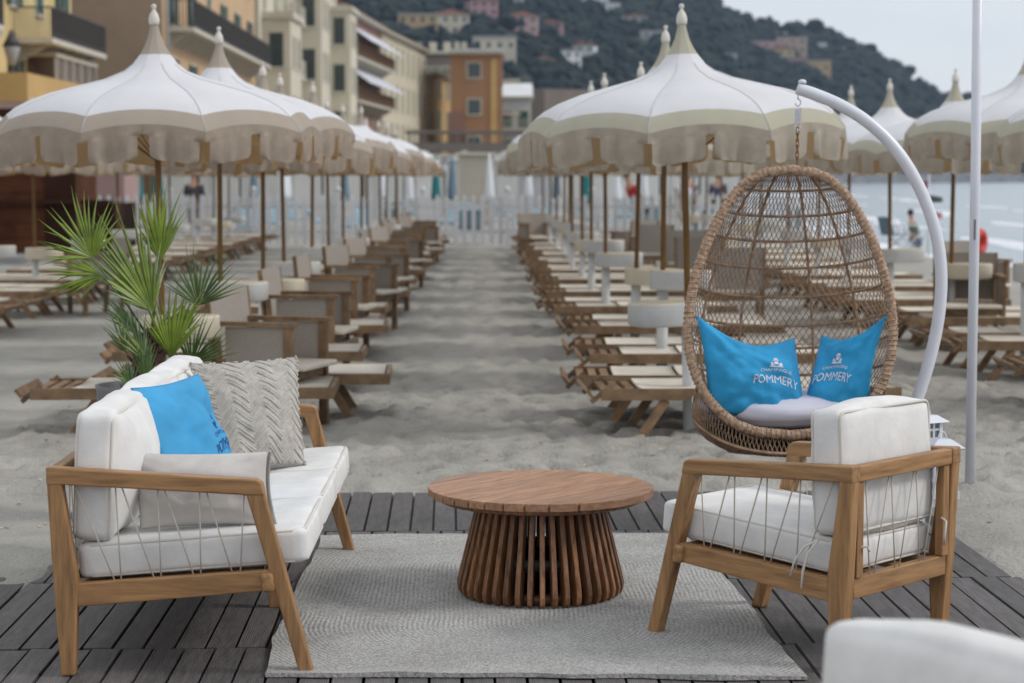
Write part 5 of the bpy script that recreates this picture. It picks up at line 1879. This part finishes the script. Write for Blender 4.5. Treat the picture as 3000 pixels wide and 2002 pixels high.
# bobbly edge down the right and left sides
for i in range(70):
    v = (i + 0.5) / 70
    for u in (0.004, 0.996):
        p = P(u, v, 1) - l
        stitch(p + Vector((rnd.uniform(-.004, .004), rnd.uniform(-.004, .004), rnd.uniform(-.003, .003))), Vector((rnd.uniform(-1, 1), rnd.uniform(-1, 1), rnd.uniform(-1, 1))), 0.006, 0.008, Vector((0.1, -1, 0.3)))
k_ = ribs.obj('knit_ribs', kn, o); k_['kind'] = 'stuff'
# sofa: long plain pillow against the near arm
o, P, l = pillow('pillow', 'long plain grey beige pillow lying behind the near corded arm of the sofa', [(-1.225, 6.60, 0.690), (-0.735, 6.55, 0.700), (-0.715, 6.50, 0.462), (-1.165, 6.52, 0.446)], 0.14, M['beige'], (0, 3, 1.7), wr=0.006, seed=12)
q = MB()
for i in range(46):
    v = (i + 0.5) / 46
    p = P(0.996, v, 1) - l
    q.add([p + Vector((-.004, -.006, -.004)), p + Vector((.009, -.004, 0)), p + Vector((-.004, .006, .004)), p + Vector((.002, 0, .010))], [(0, 1, 3), (1, 2, 3), (2, 0, 3), (0, 2, 1)], 0, True)
q.obj('knit_edge', kn, o)

# ---- round slatted coffee table
tbl = thing('coffee_table', 'round slatted wooden coffee table standing on the rug', 'table', (0.184, 7.57, 0.014))
RT, ZT, TH = 0.431, 0.411, 0.030
ang = R(50.7)
w_ = 0.0722
for i in range(12):
    a0 = -RT + i * w_ + 0.0040; a1 = min(-RT + (i + 1) * w_ - 0.0040, RT - 0.0002)
    if a0 >= RT: break
    n = 14
    out_ = []
    for j in range(n + 1):
        y = a0 + (a1 - a0) * j / n
        out_.append((math.sqrt(max(0, RT * RT - y * y)), y))
    for j in range(n, -1, -1):
        y = a0 + (a1 - a0) * j / n
        out_.append((-math.sqrt(max(0, RT * RT - y * y)), y))
    k = len(out_)
    tw = rnd.uniform(-0.0004, 0.0004)
    vs = [(x, y, ZT - TH) for x, y in out_] + [(x, y, ZT + tw) for x, y in out_]
    fs = [tuple(range(k))[::-1], tuple(range(k, 2 * k))] + [(j, (j + 1) % k, k + (j + 1) % k, k + j) for j in range(k)]
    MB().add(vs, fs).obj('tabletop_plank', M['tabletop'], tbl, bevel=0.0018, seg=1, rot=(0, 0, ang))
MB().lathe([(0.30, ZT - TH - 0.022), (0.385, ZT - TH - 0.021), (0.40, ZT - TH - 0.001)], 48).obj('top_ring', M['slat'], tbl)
MB().lathe([(0.0, ZT - TH - 0.0005), (0.404, ZT - TH - 0.0004)], 48).obj('gap_shade_disc', M['black'], tbl)  # added black disc: paints deep shade into the gaps between the tabletop planks
NS = 42
sp_ = [(0.245, ZT - TH - 0.0225), (0.3185, 0.062), (0.322, 0.04), (0.317, 0.014), (0.300, 0.0), (0.272, 0.0), (0.262, 0.03), (0.205, ZT - TH - 0.0225)]
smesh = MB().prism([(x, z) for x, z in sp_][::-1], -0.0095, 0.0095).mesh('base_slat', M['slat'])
for i in range(NS):
    s_ = inst(smesh, 'base_slat', tbl, rot=(0, 0, 2 * math.pi * (i + 0.5) / NS))
    if i % 1 == 0:
        b_ = s_.modifiers.new('bevel', 'BEVEL'); b_.width = 0.002; b_.segments = 1
MB().lathe([(0.215, 0.004), (0.262, 0.004), (0.262, 0.034), (0.215, 0.034), (0.215, 0.004)], 44).obj('bottom_ring', M['slat'], tbl)
q = MB().lathe([(0.255, 0.13), (0.262, 0.13), (0.258, 0.17), (0.250, 0.17), (0.255, 0.13)], 44)
q.obj('inner_band', M['black'], tbl)

# ---- hanging egg chair on its curved stand
EX, EY = 1.327, 8.90
stand = thing('egg_chair_stand', 'curved white tube stand with hook, spring and chain that carries the egg chair', 'stand', (EX + 0.1, EY + 0.05, 0))
arc = [(1.364, 2.003), (1.436, 1.983), (1.553, 1.945), (1.665, 1.887), (1.777, 1.796), (1.857, 1.699), (1.924, 1.569), (1.965, 1.465), (1.993, 1.382), (2.007, 1.328), (2.029, 1.223), (2.034, 1.118), (2.026, 0.994), (2.002, 0.862), (1.971, 0.743), (1.94, 0.638), (1.88, 0.46), (1.80, 0.28), (1.73, 0.14), (1.69, 0.03)]
ox, oy = EX + 0.1, EY + 0.05
a_ = [Vector((x, z)) for x, z in arc]
for _ in range(3):          # ease out the survey points
    a_ = [a_[0]] + [(a_[i - 1] + a_[i] * 2 + a_[i + 1]) / 4 for i in range(1, len(a_) - 1)] + [a_[-1]]
sm_ = []
for i in range(len(a_) - 1):
    p0, p1, p2, p3 = a_[max(i - 1, 0)], a_[i], a_[i + 1], a_[min(i + 2, len(a_) - 1)]
    for k in range(5):
        t_ = k / 5
        sm_.append(0.5 * ((2 * p1) + (p2 - p0) * t_ + (2 * p0 - 5 * p1 + 4 * p2 - p3) * t_ ** 2 + (3 * p1 - p0 - 3 * p2 + p3) * t_ ** 3))
arc = [(v[0], v[1]) for v in sm_ + [a_[-1]]]
MB().tube([(x - ox, 0, z) for x, z in arc], [0.026, 0.0265, 0.027] + [0.0275] * (len(arc) - 3), 18).obj('arm_tube', M['white_metal'], stand)
MB().lathe([(0.0, 0.0), (0.018, 0.0), (0.018, 0.012), (0.010, 0.018), (0, 0.020)], 12).obj('cap_bolt', M['white_metal'], stand, loc=(1.385 - ox, 0, 2.024))
MB().tube([(0.46 * math.cos(a), 0.46 * math.sin(a), 0.025) for a in np.linspace(0, 2 * math.pi, 41)[:-1]], 0.02, 8, closed=True).obj('base_ring', M['white_metal'], stand, loc=(1.40 - ox, 0, 0))
q = MB()
hx = 1.367 - ox
q.tube([(hx, 0, 1.985), (hx, 0, 1.955)] + [(hx + 0.012 * math.sin(a) , 0, 1.94 + 0.016 * math.cos(a)) for a in np.linspace(0, 4.6, 9)], 0.0035, 6)
q.obj('hook', M['white_metal'], stand)
q = MB().tube([(hx + 0.0145 * math.cos(a), 0.0145 * math.sin(a), 1.915 - 0.0095 * a / (2 * math.pi)) for a in np.linspace(0, 14 * math.pi, 112)], 0.003, 5)
q.tube([(hx + 0.012 * math.sin(a), 0, 1.83 + 0.014 * math.cos(a)) for a in np.linspace(0.2, 5.4, 10)], 0.0035, 6)
q.obj('spring', M['white_metal'], stand)
link = MB().tube([(0.0065 * math.cos(a), 0, (0.0125 if math.sin(a) > 0 else -0.0125) + 0.0065 * math.sin(a)) for a in np.linspace(0, 2 * math.pi, 17)[:-1]], 0.0026, 5, closed=True).mesh('chain_link', M['rust'])
zc = 1.812; i = 0
while zc > 1.665:
    inst(link, 'chain_link', stand, (hx, 0, zc), (0, 0, R(90) * (i % 2) + R(15))); zc -= 0.0262; i += 1

egg = thing('egg_chair', 'hanging wicker egg chair with a thick wrapped rim', 'hanging chair', (EX, EY, 0), R(-2))
LEAN = R(11)
def half_w(t):         # t 0 bottom .. 1 top -> half width of the opening
    s = math.sin(math.pi * t ** 0.75)
    return 0.454 * max(0, s) ** (0.56 - 0.14 * t)
def depth_k(t):
    return 0.33 + 0.20 * math.sin(math.pi * min(1, t * 1.05)) if t < 1 else 0.33
ZB, ZH = 0.455, 1.2
def rimpt(t, sg):
    z = ZB + t * (1.655 - ZB)
    y = 0.30 * (t - 0.35) * 0.55
    return Vector((sg * half_w(t), y - 0.10, z))
def shell(t, phi):
    """t height 0..1, phi -90..90 deg around the back"""
    w = half_w(t)
    z = ZB + t * (1.655 - ZB)
    y = 0.30 * (t - 0.35) * 0.55 - 0.10
    dep = (0.50 + 0.12 * (1 - t)) * max(0, math.sin(math.pi * t ** 0.7)) ** 0.55
    c = math.cos(phi)
    # hoops dip towards the back
    return Vector((w * math.sin(phi), y + dep * c, z - 0.085 * c * math.sin(math.pi * t) - 0.10 * c * (1 - t) ** 2))
# rim
pts = [rimpt(t, 1) for t in np.linspace(0.0, 1, 46) ** 1.0] + [rimpt(t, -1) for t in np.linspace(1, 0, 46)[1:-1]]
sm = []
for i_ in range(len(pts)):
    sm.append((pts[i_ - 1] + pts[i_] * 2 + pts[(i_ + 1) % len(pts)]) / 4)
# resample evenly
L_ = [0]
for i_ in range(len(sm)):
    L_.append(L_[-1] + (sm[(i_ + 1) % len(sm)] - sm[i_]).length)
NR = 300
rp_ = []
for i_ in range(NR):
    s_ = L_[-1] * i_ / NR
    j = max(k for k in range(len(L_)) if L_[k] <= s_ + 1e-9); j = min(j, len(sm) - 1)
    f_ = (s_ - L_[j]) / max(1e-9, L_[j + 1] - L_[j])
    rp_.append(sm[j].lerp(sm[(j + 1) % len(sm)], f_))
MB().tube(rp_, [0.0205 + 0.0018 * (i_ % 2) + 0.001 * math.sin(i_ * 0.9) for i_ in range(NR)], 12, closed=True).obj('rim', M['wicker_rim'], egg)
# spiral wrapping on the rim
sw = []
NW = 150
for i_ in range(NR * 6):
    s_ = i_ / 6.0
    a_, b_ = rp_[int(s_) % NR], rp_[(int(s_) + 1) % NR]
    c_ = a_.lerp(b_, s_ - int(s_)); d_ = (b_ - a_).normalized()
    n1 = d_.cross(Vector((0, 1, 0))).normalized(); n2 = d_.cross(n1)
    th = 2 * math.pi * NW * s_ / NR
    sw.append(c_ + (n1 * math.cos(th) + n2 * math.sin(th)) * 0.0215)
MB().tube(sw, 0.0038, 4, closed=True).obj('rim_wrap', M['wicker_rim'], egg)
# hoops and uprights
hoops = [0.19, 0.28, 0.385, 0.47, 0.575, 0.675, 0.765, 0.845, 0.925]
for t in hoops:
    MB().tube([shell(t, R(a)) for a in np.linspace(-88, 88, 34)], 0.0068, 7).obj('hoop', M['wicker'], egg)
for a in (-62, -26, 24, 58):
    MB().tube([shell(t, R(a * (1 - 0.25 * t))) for t in np.linspace(0.02, 0.99, 50)], 0.0068, 7).obj('upright', M['wicker'], egg)
# net: two families of slanting cane strands
net = MB()
slope = 2.5
for sg in (-1, 1):
    for k in range(-46, 47):
        seg = []
        for i_ in range(0, 91):
            t = 0.17 + 0.82 * i_ / 90
            sh_ = sg * (t - 0.5) * 1.9
            ph = k * 0.068 + sh_
            if abs(ph) < R(88):
                seg.append(shell(t, ph))
            else:
                if len(seg) > 2:
                    net.tube(seg, 0.0021, 3, caps=False)
                seg = []
        if len(seg) > 2:
            net.tube(seg, 0.0021, 3, caps=False)
n_o = net.obj('net', M['wicker'], egg); n_o['kind'] = 'stuff'
# basket under the seat: fans of cane running from the lower rim down to a coarse wicker base
T0 = 0.21
X0 = half_w(T0)
def lip(a):
    if math.cos(a) >= 0:
        return shell(T0, math.asin(max(-1, min(1, math.sin(a)))) if abs(math.cos(a)) > 1e-6 else math.copysign(math.pi / 2, math.sin(a)))
    x = X0 * math.sin(a)
    lo, hi = 0.0, T0
    for _ in range(24):
        m_ = (lo + hi) / 2
        if half_w(m_) < abs(x): lo = m_
        else: hi = m_
    p = rimpt(hi, 1 if x >= 0 else -1)
    return Vector((x, p.y + 0.015, p.z))
def base_pt(a):
    return Vector((0.24 * math.sin(a), 0.10 + 0.19 * math.cos(a), 0.355 - 0.02 * math.cos(a)))
def bowl(a, q_):
    p0, p1 = lip(a), base_pt(a)
    p = p0.lerp(p1, q_)
    out_ = Vector((p0.x, p0.y - 0.10, 0)) * 0.22
    return p + out_ * math.sin(math.pi * q_) + Vector((0, 0, -0.035)) * math.sin(math.pi * q_)
bk = MB()
for k in range(130):
    a = 2 * math.pi * k / 130
    for d_ in (-0.16, 0.16):
        bk.tube([bowl(a + d_ * q_, q_) for q_ in np.linspace(0, 1, 8)], 0.0026, 3, caps=False)
b_o = bk.obj('basket_canes', M['wicker'], egg); b_o['kind'] = 'stuff'
for q_ in (0.42, 0.97):
    MB().tube([bowl(a, q_) for a in np.linspace(0, 2 * math.pi, 61)[:-1]], 0.0075, 6, closed=True).obj('hoop', M['wicker'], egg)
P_ = np.zeros((12, 48, 3))
for i_ in range(12):
    for j in range(48):
        a = 2 * math.pi * j / 48; q_ = i_ / 11
        p = base_pt(a) * min(1, q_ / 0.55) + Vector((0, 0.10, 0.345)) * (1 - min(1, q_ / 0.55)) if q_ < 0.55 else bowl(a, 1 - (q_ - 0.55) / 0.45 * 0.52)
        n_ = 0.004 * math.sin(j * 8.1 + i_ * 3.3)
        P_[i_, j] = (p.x * (0.985 + n_), p.y, p.z + n_)
v, f = grid_mesh(P_, wrap=True)
MB().add(v, f, 0, True).obj('basket_base', mat('dark_wicker', (0.12, 0.075, 0.045), 0.8, 0.4, 40, bump=1.0, bscale=60, bdist=0.01), egg)
# white seat pad inside
pad = cushion('seat_pad', (0.80, 0.62, 0.12), None, (EX + 0.005, EY + 0.17, 0.485), (R(-3), 0, 0), mat('lilac_white_pad_cloth', (0.62, 0.61, 0.70), 0.9, 0.04, 5), 0.03, 0.055, 0.02, seed=77, piping=False)
for v_ in pad.data.vertices:         # round the plan of the pad to fit the basket
    x, y = v_.co.x / 0.40, v_.co.y / 0.31
    m_ = max(abs(x), abs(y)); r_ = math.hypot(x, y)
    if r_ > 1e-6:
        k_ = 0.25 + 0.75 * m_ / r_
        v_.co.x *= k_; v_.co.y *= k_
    v_.co.z += 0.035 * x * x
tag(pad, 'white round seat pad inside the wicker egg chair', 'seat pad')
# blue pillows
def W3(px, py, Y):
    f0 = math.radians(4.67)
    return None
o, P, l = pillow('pillow', 'blue pillow with white lettering at the left inside the egg chair', [(0.905, 8.80, 1.000), (1.375, 9.02, 0.880), (1.405, 8.82, 0.520), (0.960, 8.80, 0.555)], 0.17, M['blue'], (0.9, 4, 1.5), sag=(0.17, -0.02, -0.02, 0.0), wr=0.017, seed=5)
logo(P, l, o, 0.66, 0.33, 0.46, M['print_w'], R(-4), 1.0)
o, P, l = pillow('pillow', 'blue pillow with white lettering at the right inside the egg chair', [(1.500, 9.04, 0.890), (1.760, 8.84, 1.000), (1.680, 8.80, 0.560), (1.370, 8.86, 0.520)], 0.15, M['blue'], (1.3, 4, 1.5), sag=(0.12, 0.05, -0.02, 0.0), wr=0.017, seed=9)
logo(P, l, o, 0.42, 0.33, 0.60, M['print_w'], R(-6), 0.75)

# ---- white mast
mast = thing('mast', 'tall plain white metal mast stuck in the sand behind the armchair', 'pole', (2.383, 9.83, 0))
MB().tube([(0, 0, -0.2), (0.0, 0, 1.5), (-0.012, 0, 3.4)], 0.0245, 20).obj('tube', M['white_metal'], mast)
MB().box((-0.010, -0.0262, 1.30), (0.0, -0.0235, 1.40)).obj('scuff', M['pot'], mast)

# ---- two white lanterns
def lantern(x, y, s, label, rz):
    t_ = thing('lantern', label, 'lantern', (x, y, 0.262 if s > 0.55 else 0.390), rz, 'white lanterns behind the armchair')
    a = 0.075 * s; H_ = 0.46 * s
    q = MB()
    for sx_ in (-1, 1):
        for sy_ in (-1, 1):
            q.box((sx_ * a - 0.008, sy_ * a - 0.008, 0.03), (sx_ * a + 0.008, sy_ * a + 0.008, H_ * 0.78))
    q.box((-a - 0.015, -a - 0.015, 0), (a + 0.015, a + 0.015, 0.03))
    for z in (0.25, 0.45, 0.62):
        q.box((-a - 0.004, -a - 0.004, H_ * z), (a + 0.004, -a + 0.004, H_ * z + 0.01)); q.box((-a - 0.004, a - 0.004, H_ * z), (a + 0.004, a + 0.004, H_ * z + 0.01))
        q.box((-a - 0.004, -a, H_ * z), (-a + 0.004, a, H_ * z + 0.01)); q.box((a - 0.004, -a, H_ * z), (a + 0.004, a, H_ * z + 0.01))
    q.box((-0.005, -a - 0.005, 0.03), (0.005, -a + 0.003, H_ * 0.78))
    q.obj('frame', M['white_metal'], t_)
    b = MB()
    e = a + 0.03
    b.add([(-e, -e, H_ * 0.78), (e, -e, H_ * 0.78), (e, e, H_ * 0.78), (-e, e, H_ * 0.78), (-0.03, -0.03, H_ * 0.9), (0.03, -0.03, H_ * 0.9), (0.03, 0.03, H_ * 0.9), (-0.03, 0.03, H_ * 0.9)],
          [(3, 2, 1, 0), (0, 1, 5, 4), (1, 2, 6, 5), (2, 3, 7, 6), (3, 0, 4, 7), (4, 5, 6, 7)])
    b.obj('roof', M['white_metal'], t_)
    MB().tube([(0.03 * math.cos(c_) * s, 0, H_ * 0.9 + 0.05 * s * math.sin(c_)) for c_ in np.linspace(0, math.pi, 10)], 0.003, 5).obj('handle', M['white_metal'], t_)
    MB().lathe([(0.03, 0.03), (0.03, 0.14 * s), (0.0, 0.142 * s)], 12).obj('candle', M['cushion'], t_)
    gl = bpy.data.materials.get('lantern_glass')
    if gl is None:
        gl = mat('lantern_glass', (0.5, 0.55, 0.55), 0.05, 0.02)
        gl.node_tree.nodes["Principled BSDF"].inputs["Transmission Weight"].default_value = 0.9
    g_ = MB()
    g_.box((-a, -a - 0.001, 0.03), (a, -a + 0.001, H_ * 0.78)); g_.box((a - 0.001, -a + 0.002, 0.03), (a + 0.001, a, H_ * 0.78))
    g_.obj('pane', gl, t_)
    return t_


lantern(1.893, 8.30, 0.60, 'larger white lantern standing on a low stool right behind the armchair cushion', R(8))
lantern(1.855, 8.42, 0.50, 'smaller looking white lantern peeping over the larger one behind the armchair', R(30))

tb = thing('stool', 'low white stool with a box on it carrying two lanterns behind the armchair', 'stool', (1.868, 8.36, 0))
MB().box((-0.08, -0.12, 0.23), (0.07, 0.14, 0.26)).obj('seat', M['white_metal'], tb)
for sx_, sy_ in ((-0.065, -0.10), (0.055, -0.10), (-0.065, 0.12), (0.055, 0.12)):
    MB().box((sx_ - 0.012, sy_ - 0.012, 0), (sx_ + 0.012, sy_ + 0.012, 0.229)).obj('leg', M['white_metal'], tb)
MB().box((-0.06, 0.01, 0.261), (0.05, 0.13, 0.389)).obj('box', M['white_metal'], tb)

# ================================================================== PALM
palm = thing('palm', 'potted fan palm with bright green fronds behind the sofa', 'palm', (-1.655, 9.3, 0))
MB().lathe([(0.14, 0.0), (0.165, 0.30), (0.20, 0.62), (0.205, 0.64), (0.19, 0.64), (0.183, 0.60)], 32).obj('pot', M['pot'], palm)
MB().lathe([(0.0, 0.585), (0.182, 0.59)], 24).obj('soil', M['soil'], palm)
tk = MB()
tpts = [(0.0, 0, 0.58), (0.03, 0, 0.68), (0.06, 0, 0.80), (0.075, 0, 0.90)]
tk.tube(tpts, [0.065, 0.078, 0.072, 0.04], 14)
for i in range(170):
    q_ = rnd.random(); a = rnd.uniform(0, 6.28)
    z = 0.60 + 0.29 * q_; cx_ = 0.08 * q_; r_ = 0.074 - 0.02 * q_
    p = Vector((cx_ + r_ * math.cos(a), r_ * math.sin(a), z))
    d = Vector((math.cos(a), math.sin(a), rnd.uniform(0.3, 1.6))).normalized()
    tk.tube([p, p + d * rnd.uniform(0.02, 0.06)], [0.006, 0.001], 4)
tk.obj('trunk', M['fibre'], palm)


def pw(px, py, Y):      # palm-local point from a bearing measured in the photograph plan, at depth Y
    a = (px - CXP) / PX
    pit, yw = R(4.67), R(0.564)
    fwd = Vector((math.sin(yw) * math.cos(pit), math.cos(yw) * math.cos(pit), -math.sin(pit)))
    rt = Vector((math.cos(yw), -math.sin(yw), 0)); up = rt.cross(fwd)
    d = fwd + rt * (px - 1175) / PX + up * (784 - py) / PX
    return Vector((0, 0, 1.6)) + d * (Y / d.y) - Vector((-1.655, 9.3, 0))


CXP = 1175


def frond(hub, tips, mt, curl=0.02, width=0.0085, start=(0.06, 0, 0.84), droop=0.015, seed=0, fused=0.42):
    """fan leaf: hub point, list of tip points -> folded blades fused near the hub, plus the stalk"""
    r2 = random.Random(seed)
    hub = Vector(hub)
    mb = MB()
    n = 9
    for i, tp in enumerate(tips):
        tp = Vector(tp)
        d = tp - hub; L1 = d.length
        view = Vector((0, -1, 0.1))
        side = d.normalized().cross(view).normalized()
        nrm = side.cross(d.normalized())
        rows = []
        sagt = r2.uniform(-0.03, 0.08); kink = r2.uniform(-0.06, 0.06)
        if r2.random() < 0.12: sagt += 0.25
        for k in range(n + 1):
            t = k / n
            # width: widens to the fused limit then tapers
            w = width * (min(1, t / fused) ** 0.9) * (1 if t < fused else max(0.03, (1 - (t - fused) / (1 - fused)) ** 1.05)) * (L1 / 0.3) ** 0.4
            p = hub + d * t + Vector((0, 0, -(droop * 2 + sagt) * t * t * L1)) + side * (kink * t ** 3 * L1) + nrm * curl * math.sin(t * 2.6)
            rows.append([p - side * w, p + nrm * w * 0.7, p + side * w])
        v = [tuple(q) for r_ in rows for q in r_]
        f = []
        for k in range(n):
            for c_ in (0, 1):
                a = k * 3 + c_
                f.append((a, a + 1, a + 4, a + 3))
        mb.add(v, f, 0, False)
    o = mb.obj('frond', mt, palm)
    s = Vector(start)
    mid = s.lerp(hub, 0.5) + Vector((0, 0, 0.02))
    MB().tube([s, mid, hub], [0.006, 0.0045, 0.003], 6).obj('stalk', M['frond_b'], o)
    return o


def fan(hx, hy, Y, a0, a1, n, l0, l1, mt, dY=0.12, seed=0, **kw):
    """angles in degrees (screen sense, 90 = up), length in px-like units at depth Y"""
    r2 = random.Random(seed)
    hub = pw(hx, hy, Y)
    tips = []
    for i in range(n):
        q_ = i / (n - 1)
        a = R(a0 + (a1 - a0) * q_ + r2.uniform(-1.5, 1.5))
        ln = (l0 + (l1 - l0) * math.sin(math.pi * q_)) * r2.uniform(0.98, 1.16)
        tips.append(pw(hx + ln * math.cos(a), hy - ln * math.sin(a), Y + dY * (q_ - 0.5) * 2 * r2.uniform(0.6, 1.1)))
    return frond(hub, tips, mt, seed=seed, **kw)


G1, G2 = M['frond'], M['frond_b']
fan(210, 592, 9.05, 184, 46, 25, 98, 152, G1, 0.14, 1, width=0.0076)
fan(236, 634, 9.00, 215, 138, 15, 70, 132, G1, 0.10, 2, width=0.0075, droop=0.05)
fan(368, 600, 9.35, 122, 60, 19, 104, 170, G1, 0.14, 3, width=0.0092)
fan(351, 716, 9.20, 156, 74, 30, 84, 262, G1, 0.18, 4, width=0.0088)
fan(455, 702, 9.45, 146, 20, 19, 98, 140, G2, 0.10, 5, width=0.0066)
fan(392, 822, 9.15, 124, 50, 17, 120, 176, G1, 0.12, 6, width=0.0075)
fan(290, 810, 9.10, 140, 82, 9, 60, 116, G2, 0.10, 7, width=0.0055)
fan(330, 836, 9.05, 122, 84, 8, 90, 150, G2, 0.1, 8, width=0.0060)
fan(440, 838, 9.3, 118, 4, 18, 92, 130, G2, 0.10, 9, width=0.0062)
fan(302, 884, 8.95, 158, 78, 12, 52, 78, G2, 0.08, 10, width=0.0050)
fan(345, 838, 9.0, 142, 118, 4, 110, 145, G1, 0.05, 11, width=0.0070)
fan(352, 800, 9.5, 70, 35, 8, 110, 150, G1, 0.1, 12, width=0.0070)
fan(318, 770, 9.25, 150, 108, 10, 80, 130, G2, 0.08, 14, width=0.0065)
fan(412, 775, 9.4, 95, 48, 9, 80, 125, G1, 0.08, 15, width=0.0070)
fan(335, 880, 9.0, 118, 66, 12, 70, 110, G2, 0.08, 13, width=0.0055)

# ---- beach litter: bits of shell, twig and seaweed scattered in the sand
lt = MB()
r5 = random.Random(99)
for i in range(420):
    x, y = r5.uniform(-3.2, 4.0), 9.0 + 8.0 * r5.random() ** 1.4
    if -1.95 < x < 2.3 and y < 10.3:
        continue
    j_, i_ = np.searchsorted(sy, y), np.searchsorted(sx, x)
    z = float(SZ[min(j_, SZ.shape[0] - 1), min(i_, SZ.shape[1] - 1)]) + 0.003
    a, l, w = r5.uniform(0, 3.14), r5.uniform(0.004, 0.028), r5.uniform(0.003, 0.008)
    c, s = math.cos(a), math.sin(a)
    lt.add([(x - c * l, y - s * l, z), (x + s * w, y - c * w, z), (x + c * l, y + s * l, z), (x - s * w, y + c * w, z), (x, y, z + w * 0.8)],
           [(0, 1, 4), (1, 2, 4), (2, 3, 4), (3, 0, 4)], r5.randrange(3))
o = lt.obj('beach_litter', [mat('dark_twig', (0.06, 0.045, 0.03), 0.9, 0.2), mat('shell_white', (0.55, 0.52, 0.47), 0.7, 0.1), mat('brown_bit', (0.14, 0.10, 0.07), 0.9, 0.2)])
o['kind'] = 'stuff'
